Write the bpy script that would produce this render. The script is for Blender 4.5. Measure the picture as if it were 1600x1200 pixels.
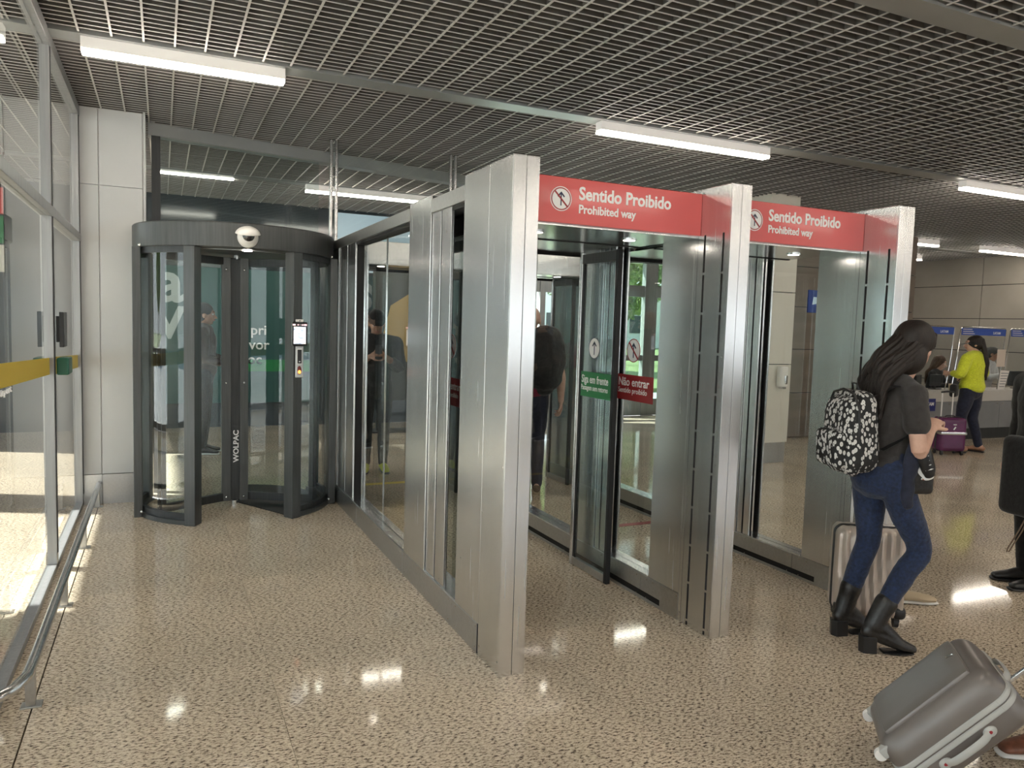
import bpy, bmesh, math, random
from mathutils import Vector, Matrix, noise
random.seed(7)
R = math.radians
PI = math.pi
S = bpy.context.scene
C = S.collection
for o in list(bpy.data.objects):
    bpy.data.objects.remove(o)

# ------------------------------------------------------------------ camera
cam_d = bpy.data.cameras.new('camera')
cam = bpy.data.objects.new('camera', cam_d)
C.objects.link(cam)
RT = ((0.90810567, -0.41766131, 0.03005215), (-0.00530023, -0.08322684, -0.99651653), (0.41870755, 0.90478303, -0.07779247))
cam.matrix_world = Matrix(((RT[0][0], -RT[1][0], -RT[2][0], 0), (RT[0][1], -RT[1][1], -RT[2][1], 0),
                           (RT[0][2], -RT[1][2], -RT[2][2], 1.58), (0, 0, 0, 1)))
cam_d.sensor_width = 36
cam_d.lens = 1184.97 / 1600 * 36
cam_d.clip_start = 0.05
cam_d.clip_end = 300
S.camera = cam

# ------------------------------------------------------------------ light and exposure
S.view_settings.view_transform = 'Standard'
S.view_settings.look = 'None'
S.view_settings.gamma = 1
S.view_settings.use_curve_mapping = False
S.view_settings.exposure = 1.2
W = bpy.data.worlds.new('sky')
S.world = W
W.use_nodes = True
nt = W.node_tree
bg = nt.nodes['Background']
tcs = nt.nodes.new('ShaderNodeTexCoord')
sxz = nt.nodes.new('ShaderNodeSeparateXYZ')
skr = nt.nodes.new('ShaderNodeValToRGB')
skr.color_ramp.elements[0].position = 0.0
skr.color_ramp.elements[0].color = (.95, .975, 1, 1)
skr.color_ramp.elements[1].position = .8
skr.color_ramp.elements[1].color = (.50, .66, .95, 1)
nt.links.new(tcs.outputs['Generated'], sxz.inputs[0])
nt.links.new(sxz.outputs['Z'], skr.inputs[0])
nt.links.new(skr.outputs[0], bg.inputs[0])
bg.inputs[1].default_value = 1.7
sun_d = bpy.data.lights.new('sun', 'SUN')
sun_d.energy = 14
sun_d.angle = R(0.6)
sun_d.color = (1, .96, .9)
sun = bpy.data.objects.new('sun', sun_d)
C.objects.link(sun)
sun.rotation_euler = Vector((.80, -.35, -.50)).to_track_quat('-Z', 'Y').to_euler()
LAMP = 19.0          # strength of the strip lights
try:
    S.cycles.transparent_max_bounces = 24
    S.cycles.max_bounces = 8
    S.cycles.sample_clamp_indirect = 6
except Exception:
    pass


# ------------------------------------------------------------------ materials
def mat(name, col, rough=.5, metal=0.0, **k):
    m = bpy.data.materials.new(name)
    m.use_nodes = True
    n = m.node_tree
    b = n.nodes['Principled BSDF']
    b.inputs['Base Color'].default_value = (*col, 1)
    b.inputs['Roughness'].default_value = rough
    b.inputs['Metallic'].default_value = metal
    for a, v in k.items():
        if a == 'emit':
            b.inputs['Emission Color'].default_value = (*v[0], 1)
            b.inputs['Emission Strength'].default_value = v[1]
        elif a == 'coat':
            b.inputs['Coat Weight'].default_value = v
            b.inputs['Coat Roughness'].default_value = .1
        elif a == 'sheen':
            b.inputs['Sheen Weight'].default_value = v
        elif a == 'aniso':
            b.inputs['Anisotropic'].default_value = v
    return m


def nd(m, t, **k):
    n = m.node_tree.nodes.new(t)
    for a, v in k.items():
        setattr(n, a, v)
    return n


def lk(m, a, b):
    m.node_tree.links.new(a, b)


def ramp(m, stops, interp='LINEAR'):
    r = nd(m, 'ShaderNodeValToRGB')
    r.color_ramp.interpolation = interp
    e = r.color_ramp.elements
    while len(e) < len(stops):
        e.new(0.5)
    for q, (p, c) in zip(e, stops):
        q.position = p
        q.color = (*c, 1)
    return r


def coords(m, scale=(1, 1, 1), gen='Object'):
    t = nd(m, 'ShaderNodeTexCoord')
    mp = nd(m, 'ShaderNodeMapping')
    mp.inputs['Scale'].default_value = scale
    lk(m, t.outputs[gen], mp.inputs[0])
    return mp.outputs[0]


def tone(m, c0, c1, scale=(8, 8, 8), lo=.35, hi=.65, detail=4, rough=None, bump=0.0):
    """procedural variation between two close colours"""
    b = m.node_tree.nodes['Principled BSDF']
    n = nd(m, 'ShaderNodeTexNoise')
    n.inputs['Scale'].default_value = 1
    n.inputs['Detail'].default_value = detail
    lk(m, coords(m, scale), n.inputs['Vector'])
    r = ramp(m, [(lo, c0), (hi, c1)])
    lk(m, n.outputs[0], r.inputs[0])
    lk(m, r.outputs[0], b.inputs['Base Color'])
    if rough:
        mr = nd(m, 'ShaderNodeMapRange')
        mr.inputs['To Min'].default_value = rough[0]
        mr.inputs['To Max'].default_value = rough[1]
        lk(m, n.outputs[0], mr.inputs[0])
        lk(m, mr.outputs[0], b.inputs['Roughness'])
    if bump:
        bp = nd(m, 'ShaderNodeBump')
        bp.inputs['Strength'].default_value = bump
        bp.inputs['Distance'].default_value = .01
        lk(m, n.outputs[0], bp.inputs['Height'])
        lk(m, bp.outputs[0], b.inputs['Normal'])
    return m


def steel(name, c0, c1, scale=(30, 30, 1.2), rough=(.24, .36), aniso=.5):
    m = mat(name, c0, .3, 1.0)
    tone(m, c0, c1, scale, .3, .7, 3, rough)
    b = m.node_tree.nodes['Principled BSDF']
    b.inputs['Anisotropic'].default_value = aniso
    fine = nd(m, 'ShaderNodeTexNoise')
    fine.inputs['Scale'].default_value = 1
    lk(m, coords(m, (scale[0] * 14, scale[1] * 14, scale[2] * 6)), fine.inputs['Vector'])
    bp = nd(m, 'ShaderNodeBump')
    bp.inputs['Strength'].default_value = .02
    bp.inputs['Distance'].default_value = .002
    lk(m, fine.outputs[0], bp.inputs['Height'])
    lk(m, bp.outputs[0], b.inputs['Normal'])
    return m


def glass(name, tint=(.955, .975, .97), refl=1.0, ior=1.62):
    m = bpy.data.materials.new(name)
    m.use_nodes = True
    n = m.node_tree
    n.nodes.remove(n.nodes['Principled BSDF'])
    out = n.nodes['Material Output']
    tr = nd(m, 'ShaderNodeBsdfTransparent')
    tr.inputs[0].default_value = (*tint, 1)
    gl = nd(m, 'ShaderNodeBsdfGlossy')
    gl.inputs['Roughness'].default_value = .0
    gl.inputs['Color'].default_value = (refl, refl, refl, 1)
    fr = nd(m, 'ShaderNodeFresnel')
    fr.inputs[0].default_value = ior
    mx = nd(m, 'ShaderNodeMixShader')
    ge = nd(m, 'ShaderNodeNewGeometry')
    iv = nd(m, 'ShaderNodeMath', operation='SUBTRACT')
    iv.inputs[0].default_value = 1
    lk(m, ge.outputs['Backfacing'], iv.inputs[1])
    mu = nd(m, 'ShaderNodeMath', operation='MULTIPLY')
    lk(m, fr.outputs[0], mu.inputs[0])
    lk(m, iv.outputs[0], mu.inputs[1])
    lk(m, mu.outputs[0], mx.inputs[0])
    lk(m, tr.outputs[0], mx.inputs[1])
    lk(m, gl.outputs[0], mx.inputs[2])
    lk(m, mx.outputs[0], out.inputs[0])
    return m


def cloth(name, col, var=.25, scale=40, rough=.85, bump=.3):
    m = mat(name, col, rough, sheen=.15)
    c1 = tuple(min(1, c * (1 + var) + .003) for c in col)
    c0 = tuple(c * (1 - var) for c in col)
    return tone(m, c0, c1, (scale, scale, scale), .3, .7, 5, None, bump)


M = {}
M['steel'] = steel('brushed_steel', (.69, .695, .70), (.74, .745, .75), (60, 60, 1.2), (.235, .29), .35)
M['steel2'] = steel('brushed_steel_flat', (.47, .47, .465), (.53, .53, .525), (60, 60, 60), (.30, .38), .3)
M['chrome'] = mat('polished_steel', (.72, .72, .71), .12, 1)
M['soffit'] = mat('bright_steel_sheet', (.66, .66, .65), .2, 1)
M['rail'] = tone(mat('satin_tube', (.62, .62, .62), .25, 1), (.55, .55, .55), (.66, .66, .66), (40, 40, 40), rough=(.16, .3))
M['dark'] = mat('black_gap', (.008, .008, .009), .7)
M['rubber'] = mat('black_rubber', (.012, .013, .015), .55)
M['anod'] = tone(mat('dark_anodised_aluminium', (.085, .089, .09), .42, .5), (.075, .079, .08), (.095, .099, .10), (60, 60, 3), rough=(.34, .48))
M['anod2'] = tone(mat('charcoal_aluminium', (.05, .054, .057), .5, .4), (.043, .047, .05), (.057, .061, .064), (60, 60, 3))
M['glass'] = glass('clear_glass')
M['glass_dark'] = glass('slightly_tinted_glass', (.88, .93, .93))
M['glass_tint'] = glass('tinted_door_glass', (.60, .68, .64))
M['glass_acr'] = glass('acrylic', (.93, .95, .96), .7, 1.3)
M['white'] = tone(mat('white_lacquered_panel', (.56, .565, .565), .38), (.545, .55, .55), (.58, .585, .585), (2, 2, 2), rough=(.3, .45))
M['greyframe'] = tone(mat('grey_aluminium_frame', (.34, .345, .35), .38, .6), (.31, .315, .32), (.37, .375, .38), (50, 50, 3))
M['lampwhite'] = mat('translucent_white_lamp_housing', (.80, .77, .73), .45, emit=((1, .93, .88), .09))
M['lamp'] = mat('lit_diffuser', (.9, .9, .9), .5, emit=((1, .90, .77), LAMP))
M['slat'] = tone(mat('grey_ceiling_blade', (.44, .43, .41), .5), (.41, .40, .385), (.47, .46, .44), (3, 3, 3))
M['web'] = tone(mat('shaded_blade_web', (.10, .094, .088), .6), (.09, .084, .078), (.112, .105, .098), (3, 3, 3))  # shade between the blades, put into the web colour
M['plenum'] = tone(mat('dark_plenum', (.115, .108, .10), .9), (.10, .094, .088), (.135, .125, .115), (1, 1, 1))
M['channel'] = tone(mat('grey_service_channel', (.33, .34, .34), .35, .5), (.30, .31, .31), (.36, .37, .36), (2, 2, 2))
M['wallgrey'] = tone(mat('warm_grey_wall_panel', (.27, .245, .215), .55), (.255, .23, .20), (.29, .262, .23), (1.5, 1.5, 1.5))
M['brown'] = tone(mat('brown_wall_panel', (.20, .165, .135), .4), (.18, .15, .12), (.225, .185, .15), (1, 1, 6))
M['teal'] = tone(mat('dark_slate_wall', (.05, .062, .07), .12), (.045, .056, .063), (.056, .068, .077), (1, 1, 1))
M['bluepanel'] = mat('pale_blue_panel', (.50, .64, .72), .5, emit=((.45, .62, .75), .12))  # faint glow added to brighten the dim panel
M['cream'] = tone(mat('cream_lacquer', (.68, .65, .58), .3), (.66, .63, .56), (.70, .67, .60), (1, 1, 1))
M['red'] = mat('red_sign', (.64, .085, .085), .3, coat=.3)
M['darkred'] = mat('dark_red_film', (.30, .015, .02), .4)
M['green'] = mat('green_film', (.02, .20, .065), .4)
M['yellow'] = mat('yellow_film', (.72, .52, .05), .5)
M['whiteink'] = mat('white_ink', (.85, .84, .84), .45)
M['navy'] = mat('navy_ink', (.012, .018, .06), .45)
M['blue'] = mat('blue_sign', (.045, .10, .42), .4)
M['bluedark'] = mat('deep_blue_sign', (.02, .03, .18), .4)
M['black'] = mat('black_plastic', (.014, .014, .015), .35)
M['whitepl'] = mat('white_plastic', (.78, .76, .73), .35)
M['counter'] = tone(mat('grey_counter_front', (.22, .225, .235), .45), (.205, .21, .22), (.24, .245, .255), (3, 3, 3))
M['countertop'] = mat('pale_counter_top', (.52, .50, .47), .35)
M['paper'] = mat('paper', (.78, .74, .70), .7)
M['asphalt'] = tone(mat('light_paving', (.55, .54, .52), .9), (.5, .49, .47), (.62, .61, .58), (2, 2, 2))
M['grass'] = tone(mat('lawn', (.22, .28, .12), .9), (.2, .26, .1), (.30, .36, .15), (6, 6, 6))
M['leaf'] = tone(mat('foliage', (.22, .30, .10), .8), (.12, .19, .06), (.38, .46, .16), (9, 9, 9))
M['bark'] = tone(mat('bark', (.12, .08, .05), .9), (.08, .055, .035), (.17, .12, .08), (12, 12, 3))
M['building'] = mat('pale_building', (.62, .62, .6), .8)


def granite():
    m = mat('speckled_beige_granite', (.5, .4, .3), .2)
    m.node_tree.nodes['Principled BSDF'].inputs['Specular IOR Level'].default_value = .3
    b = m.node_tree.nodes['Principled BSDF']
    t = nd(m, 'ShaderNodeTexCoord')
    # grain stretched a little along one direction, as in the stone
    mp = nd(m, 'ShaderNodeMapping')
    mp.inputs['Rotation'].default_value = (0, 0, R(25))
    mp.inputs['Scale'].default_value = (52, 104, 60)
    lk(m, t.outputs['Object'], mp.inputs[0])
    n1 = nd(m, 'ShaderNodeTexNoise')
    n1.inputs['Scale'].default_value = 1.0
    n1.inputs['Detail'].default_value = 5
    n1.inputs['Roughness'].default_value = .72
    lk(m, mp.outputs[0], n1.inputs['Vector'])
    r1 = ramp(m, [(.0, (.04, .032, .027)), (.375, (.065, .05, .04)), (.425, (.22, .17, .13)), (.475, (.58, .48, .365)), (.55, (.74, .64, .50)), (.68, (.84, .75, .62))])
    lk(m, n1.outputs[0], r1.inputs[0])
    n2 = nd(m, 'ShaderNodeTexNoise')
    n2.inputs['Scale'].default_value = 1.1
    n2.inputs['Detail'].default_value = 5
    lk(m, t.outputs['Object'], n2.inputs['Vector'])
    r2 = ramp(m, [(.3, (.80, .80, .80)), (.7, (1.06, 1.04, 1.02))])
    lk(m, n2.outputs[0], r2.inputs[0])
    mx = nd(m, 'ShaderNodeMix', data_type='RGBA', blend_type='MULTIPLY')
    mx.inputs[0].default_value = 1
    lk(m, r1.outputs[0], mx.inputs[6])
    lk(m, r2.outputs[0], mx.inputs[7])
    lk(m, mx.outputs[2], b.inputs['Base Color'])
    mr = nd(m, 'ShaderNodeMapRange')
    mr.inputs['To Min'].default_value = .04
    mr.inputs['To Max'].default_value = .10
    lk(m, n2.outputs[0], mr.inputs[0])
    lk(m, mr.outputs[0], b.inputs['Roughness'])
    return m


M['granite'] = granite()


# ------------------------------------------------------------------ object helpers
def tag(o, label=None, cat=None, group=None, kind=None):
    if label:
        o['label'] = label
    if cat:
        o['category'] = cat
    if group:
        o['group'] = group
    if kind:
        o['kind'] = kind
    return o


def empty(name, loc=(0, 0, 0), rz=0, label=None, cat=None, group=None, kind=None, rot=None, parent=None):
    o = bpy.data.objects.new(name, None)
    o.empty_display_size = .1
    C.objects.link(o)
    o.location = loc
    o.rotation_euler = rot if rot else (0, 0, rz)
    if parent:
        o.parent = parent
    return tag(o, label, cat, group, kind)


def link(name, me, parent=None, m=None, smooth=False):
    if m is not None:
        me.materials.clear()
        for q in (m if isinstance(m, (list, tuple)) else [m]):
            me.materials.append(q)
    o = bpy.data.objects.new(name, me)
    C.objects.link(o)
    if parent:
        o.parent = parent
    if smooth:
        for p in me.polygons:
            p.use_smooth = True
    return o


def copy_tree(o, parent=None, **k):
    c = o.copy()
    C.objects.link(c)
    if parent:
        c.parent = parent
    for ch in o.children:
        copy_tree(ch, c)
    for a, v in k.items():
        c[a] = v
    return c


class MB:
    """collects shapes for ONE mesh object"""
    def __init__(s):
        s.v = []
        s.f = []

    def box(s, x0, x1, y0, y1, z0, z1):
        b = len(s.v)
        s.v += [(x, y, z) for x in (x0, x1) for y in (y0, y1) for z in (z0, z1)]
        s.f += [tuple(b + i for i in q) for q in ((0, 1, 3, 2), (4, 6, 7, 5), (0, 4, 5, 1), (2, 3, 7, 6), (0, 2, 6, 4), (1, 5, 7, 3))]
        return s

    def prism(s, pts, z0, z1, ax='z'):
        """polygon extruded along an axis; pts are 2-D"""
        b = len(s.v)
        n = len(pts)
        for z in (z0, z1):
            for p in pts:
                s.v.append({'z': (p[0], p[1], z), 'y': (p[0], z, p[1]), 'x': (z, p[0], p[1])}[ax])
        s.f.append(tuple(b + i for i in range(n))[::-1])
        s.f.append(tuple(b + n + i for i in range(n)))
        for i in range(n):
            j = (i + 1) % n
            s.f.append((b + i, b + j, b + n + j, b + n + i))
        return s

    def tube(s, pts, r, n=12, squash=1.0, side=None, cap=True):
        pts = [Vector(p) for p in pts]
        rr = r if isinstance(r, (list, tuple)) else [r] * len(pts)
        b = len(s.v)
        prev = None
        for i, p in enumerate(pts):
            t = (pts[min(i + 1, len(pts) - 1)] - pts[max(i - 1, 0)])
            t = t.normalized() if t.length > 1e-9 else Vector((0, 0, 1))
            if side is not None:
                a = Vector(side)
            elif prev is None:
                a = Vector((1, 0, 0)) if abs(t.x) < .8 else Vector((0, 1, 0))
            else:
                a = prev
            a = (a - t * a.dot(t))
            a = a.normalized() if a.length > 1e-6 else t.orthogonal().normalized()
            prev = a
            c = t.cross(a)
            ra, rb = rr[i] if isinstance(rr[i], (list, tuple)) else (rr[i], rr[i] * squash)
            for k in range(n):
                an = 2 * PI * k / n
                s.v.append(tuple(p + a * ra * math.cos(an) + c * rb * math.sin(an)))
        for i in range(len(pts) - 1):
            for k in range(n):
                k2 = (k + 1) % n
                s.f.append((b + i * n + k, b + i * n + k2, b + (i + 1) * n + k2, b + (i + 1) * n + k))
        if cap:
            s.f.append(tuple(b + k for k in range(n))[::-1])
            s.f.append(tuple(b + (len(pts) - 1) * n + k for k in range(n)))
        return s

    def limb(s, pts, rads, side=(0, 1, 0), n=14, round_ends=True):
        """closed soft tube with rounded ends: rads entries r or (r_side, r_other)"""
        P = [Vector(p) for p in pts]
        Q = [r if isinstance(r, (list, tuple)) else (r, r) for r in rads]
        # catmull-rom resample
        pp, qq = [], []
        for i in range(len(P) - 1):
            p0, p1, p2, p3 = P[max(i - 1, 0)], P[i], P[i + 1], P[min(i + 2, len(P) - 1)]
            for k in range(4):
                t = k / 4
                pt = .5 * ((2 * p1) + (p2 - p0) * t + (2 * p0 - 5 * p1 + 4 * p2 - p3) * t * t + (3 * p1 - p0 - 3 * p2 + p3) * t ** 3)
                u = t * t * (3 - 2 * t)
                pp.append(pt)
                qq.append((Q[i][0] * (1 - u) + Q[i + 1][0] * u, Q[i][1] * (1 - u) + Q[i + 1][1] * u))
        pp.append(P[-1])
        qq.append(Q[-1])
        if round_ends:
            t0 = (pp[0] - pp[1]).normalized()
            t1 = (pp[-1] - pp[-2]).normalized()
            m0, m1 = min(qq[0]), min(qq[-1])
            pre = [(pp[0] + t0 * m0 * a, tuple(x * c for x in qq[0])) for a, c in ((.95, .3), (.7, .7), (.35, .93))]
            post = [(pp[-1] + t1 * m1 * a, tuple(x * c for x in qq[-1])) for a, c in ((.35, .93), (.7, .7), (.95, .3))]
            pp = [a for a, _ in pre] + pp + [a for a, _ in post]
            qq = [b for _, b in pre] + qq + [b for _, b in post]
        return s.tube(pp, qq, n=n, side=side)

    def ball(s, c, r, n=14, m=9, rot=None):
        c = Vector(c)
        r = r if isinstance(r, (list, tuple)) else (r, r, r)
        b = len(s.v)
        rot = rot or Matrix.Identity(3)
        s.v.append(tuple(c + rot @ Vector((0, 0, r[2]))))
        for i in range(1, m):
            th = PI * i / m
            for k in range(n):
                ph = 2 * PI * k / n
                s.v.append(tuple(c + rot @ Vector((r[0] * math.sin(th) * math.cos(ph), r[1] * math.sin(th) * math.sin(ph), r[2] * math.cos(th)))))
        s.v.append(tuple(c + rot @ Vector((0, 0, -r[2]))))
        e = len(s.v) - 1
        for k in range(n):
            k2 = (k + 1) % n
            s.f.append((b, b + 1 + k, b + 1 + k2))
            s.f.append((e, e - n + k2, e - n + k))
            for i in range(m - 2):
                q = b + 1 + i * n
                s.f.append((q + k, q + n + k, q + n + k2, q + k2))
        return s

    def lathe(s, prof, c=(0, 0, 0), n=32):
        """profile of (radius, z) around the z axis at c, closed at both ends"""
        b = len(s.v)
        for (r, z) in prof:
            for k in range(n):
                a = 2 * PI * k / n
                s.v.append((c[0] + r * math.cos(a), c[1] + r * math.sin(a), c[2] + z))
        for i in range(len(prof) - 1):
            for k in range(n):
                k2 = (k + 1) % n
                s.f.append((b + i * n + k, b + i * n + k2, b + (i + 1) * n + k2, b + (i + 1) * n + k))
        s.f.append(tuple(b + k for k in range(n))[::-1])
        s.f.append(tuple(b + (len(prof) - 1) * n + k for k in range(n)))
        return s

    def arc(s, c, r0, r1, a0, a1, z0, z1, n=20):
        """curved slab (ring segment); angles in degrees"""
        b = len(s.v)
        for i in range(n + 1):
            a = R(a0 + (a1 - a0) * i / n)
            for (r, z) in ((r0, z0), (r1, z0), (r1, z1), (r0, z1)):
                s.v.append((c[0] + r * math.cos(a), c[1] + r * math.sin(a), z))
        for i in range(n):
            for k in range(4):
                k2 = (k + 1) % 4
                s.f.append((b + i * 4 + k, b + i * 4 + 4 + k, b + i * 4 + 4 + k2, b + i * 4 + k2))
        s.f.append((b, b + 1, b + 2, b + 3))
        e = b + n * 4
        s.f.append((e + 3, e + 2, e + 1, e))
        return s

    def mesh(s, name):
        me = bpy.data.meshes.new(name)
        me.from_pydata(s.v, [], s.f)
        bm = bmesh.new()
        bm.from_mesh(me)
        bmesh.ops.recalc_face_normals(bm, faces=bm.faces)
        bm.to_mesh(me)
        bm.free()
        return me

    def build(s, name, m, parent=None, bevel=0, smooth=False, remesh=0, label=None, wrinkle=0, sm=8, kind=None):
        o = link(name, s.mesh(name), parent, m)
        if remesh:
            r = o.modifiers.new('r', 'REMESH')
            r.mode = 'VOXEL'
            r.voxel_size = remesh
            r.use_smooth_shade = True
            q = o.modifiers.new('s', 'SMOOTH')
            q.iterations = sm
            q.factor = .5
            if wrinkle:
                d = o.modifiers.new('d', 'DISPLACE')
                d.texture = WR
                d.strength = wrinkle
                d.mid_level = .5
        if bevel:
            bv = o.modifiers.new('b', 'BEVEL')
            bv.width = bevel
            bv.segments = 2
            bv.limit_method = 'ANGLE'
        if smooth:
            for p in o.data.polygons:
                p.use_smooth = True
            if bevel == 0 and not remesh:
                o.data.set_sharp_from_angle(angle=R(38))
        if label:
            o['label'] = label
        if kind:
            o['kind'] = kind
        return o


WR = bpy.data.textures.new('folds', 'CLOUDS')
WR.noise_scale = .09
WR.noise_depth = 2


def box(name, m, parent, x0, x1, y0, y1, z0, z1, bevel=0, label=None):
    return MB().box(x0, x1, y0, y1, z0, z1).build(name, m, parent, bevel, label=label)


def text(name, s, size, m, parent, loc, rot, depth=.0012, bold=0.0, align='LEFT', sx=1.0, label=None):
    cu = bpy.data.curves.new(name, 'FONT')
    cu.body = s
    cu.size = size
    cu.extrude = depth
    cu.offset = bold
    cu.resolution_u = 3
    cu.align_x = align
    t = bpy.data.objects.new('tmp', cu)
    me = bpy.data.meshes.new_from_object(t)
    bpy.data.objects.remove(t)
    o = link(name, me, parent, m)
    o.location = loc
    o.rotation_euler = rot
    o.scale = (sx, 1, 1)
    if label:
        o['label'] = label
    return o


def disc_mb(r0, r1, d, n=32):
    """flat ring in the local xy plane, thickness d upwards"""
    mb = MB()
    if r0 <= 0:
        return mb.prism([(r1 * math.cos(2 * PI * k / n), r1 * math.sin(2 * PI * k / n)) for k in range(n)], 0, d)
    return mb.arc((0, 0), r0, r1, 0, 360, 0, d, n)


def arrow_badge(parent, loc, rot, r, prohibited):
    """round pictogram: white disc, dark ring, arrow up, and a red bar when prohibited"""
    b = disc_mb(0, r, .001).build('pictogram_disc', M['whiteink'], parent)
    b.location = loc
    b.rotation_euler = rot
    ring = disc_mb(r * .93, r, .0016).build('pictogram_ring', M['darkred'] if prohibited else M['navy'], b)
    ring.location = (0, 0, .0004)
    a = MB()
    w = r * .055
    a.prism([(-w, -r * .62), (w, -r * .62), (w, r * .5), (-w, r * .5)], .0005, .0022)
    for sg in (1, -1):
        pts = [(0, r * .66), (0, r * .45), (sg * r * .30, r * .14), (sg * r * .38, r * .24)]
        a.prism(pts if sg < 0 else pts[::-1], .0005, .0022)
    a.build('pictogram_arrow', M['navy'], b)
    if prohibited:
        q = r * .66
        c = r * .05
        MB().prism([(-q - c, q - c), (-q + c, q + c), (q + c, -q + c), (q - c, -q - c)], .0006, .003).build('pictogram_bar', M['darkred'], b)
    return b


FRONT = (R(90), 0, 0)           # text plane facing -Y
WEST = (R(90), 0, R(-90))       # text plane facing -X
EAST = (R(90), 0, R(90))        # text plane facing +X

# ================================================================== STRUCTURE
CH = 3.2
# floor slabs of granite
fl = empty('floor', kind='structure')
xs = [-4.8, -3.4, -1.95, -.48, .43, 1.74, 3.05, 4.36, 5.67, 6.98, 8.29, 9.6, 10.91, 12.22, 13.53, 14.9]
ys = [-6, -4.66, -3.32, -1.98, -.64, .70, 2.04, 3.38, 4.72, 6.06, 7.4, 8.74, 10.08, 11.5]
MB().box(-4.8, 14.9, -6, 11.5, -.12, -.021).build('screed', M['dark'], fl)
gm = {}
for i in range(len(xs) - 1):
    for j in range(len(ys) - 1):
        g = .0007 if i != 2 else .0015
        x0, x1, y0, y1 = xs[i] + g, xs[i + 1] - g, ys[j] + g, ys[j + 1] - g
        if i == 3:
            x0 += .004
        key = (round(x1 - x0, 3), round(y1 - y0, 3))
        if key not in gm:
            me = MB().box(0, x1 - x0, 0, y1 - y0, -.02, 0).mesh('floor_tile')
            me.materials.append(M['granite'])
            gm[key] = me
        t = link('floor_tile', gm[key], fl)
        t.location = (x0, y0, 0)

# open cell ceiling: long blades (across) and ribs (towards the back), under a dark plenum
ce = empty('ceiling', kind='structure')
MB().box(-4.8, 14.9, -6, 11.5, 3.62, 3.72).build('plenum', M['plenum'], ce)
def shade_webs(m):
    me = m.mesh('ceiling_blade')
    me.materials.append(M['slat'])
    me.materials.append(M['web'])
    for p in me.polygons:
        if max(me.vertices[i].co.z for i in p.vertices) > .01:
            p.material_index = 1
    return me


sm = shade_webs(MB().box(-4.8, 14.9, -.0042, .0042, 0, .0035).box(-4.8, 14.9, -.001, .001, .0036, .045))
k = 0
y = -1.5
CHAN = [(5.19, 5.35), (2.62, 2.79), (9.42, 9.58), (.1, .26)]
while y < 11.45:
    if not any(a - .01 < y < b + .01 for a, b in CHAN):
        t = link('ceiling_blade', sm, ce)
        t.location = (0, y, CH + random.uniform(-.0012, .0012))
    y += .0705
rm = shade_webs(MB().box(-.006, .006, -1.5, 11.45, -.002, .0015).box(-.001, .001, -1.5, 11.45, .0016, .045))
x = -.602 - .1705 * 24
while x < 14.85:
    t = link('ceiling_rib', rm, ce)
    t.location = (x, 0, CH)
    x += .1705
for i, (a, b) in enumerate(CHAN):
    c = MB().box(-4.8, 14.9, a, b, CH - .012, CH + .05).build('trim_%d' % (i + 1), M['channel'])
    c['kind'] = 'structure'

# rear enclosure of the hall behind the camera, far right and outer left walls
wf = empty('wall_front', kind='structure')
MB().box(-4.8, 14.9, -6.15, -6, 0, .95).box(-4.8, 14.9, -6.15, -6, 2.25, 3.7).build('masonry', M['white'], wf)
for i in range(9):
    xx = -4.8 + i * (19.7 / 8)
    MB().box(xx - .42, xx + .42, -6.15, -6, .95, 2.25).build('mullion', M['greyframe'], wf)
for i in range(8):
    xx = -4.8 + i * (19.7 / 8)
    MB().box(xx + .42, xx + 19.7 / 8 - .42, -6.08, -6.07, .95, 2.25).build('pane', M['glass'], wf)
wl = empty('wall_outer', kind='structure')
MB().box(-4.95, -4.8, -6, 9.2, 2.80, 3.7).box(-4.95, -4.8, 9.2, 11.5, 3.16, 3.7).build('lintel', M['white'], wl)
for (y0, y1) in ((-6, -5.8), (-.4, .0), (4.9, 6.4), (8.6, 9.2), (11.4, 11.5)):
    MB().box(-4.95, -4.8, y0, y1, 0, 2.80).build('pier', M['white'], wl)
for (y0, y1) in ((-5.8, -.4), (0, 4.9), (6.4, 8.6), (9.2, 11.4)):
    MB().box(-4.9, -4.85, y0, y1, 0, .1).box(-4.9, -4.85, y0, y1, 1.05, 1.12).build('window_bar', M['greyframe'], wl)
    MB().box(-4.88, -4.87, y0, y1, .1, 2.80 if y0 < 9 else 3.16).build('pane', M['glass'], wl)

# right wall of large warm grey panels
wr = empty('wall_right', kind='structure')
MB().box(14.93, 15.1, -6, 11.5, 0, 3.7).build('substrate', M['dark'], wr)
for yy0, yy1 in ((-6, -4), (-4, -2), (-2, 0), (0, 2.0), (2.0, 3.99), (3.99, 5.98), (5.98, 7.97), (7.97, 9.96), (9.96, 11.5)):
    for z0, z1 in ((0, .70), (.70, 1.34), (1.34, 1.985), (1.985, 2.65), (2.65, 3.3)):
        MB().box(14.9, 14.93, yy0 + .006, yy1 - .006, z0 + .007, z1 - .007).build('wall_panel', M['wallgrey'], wr)

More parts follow.
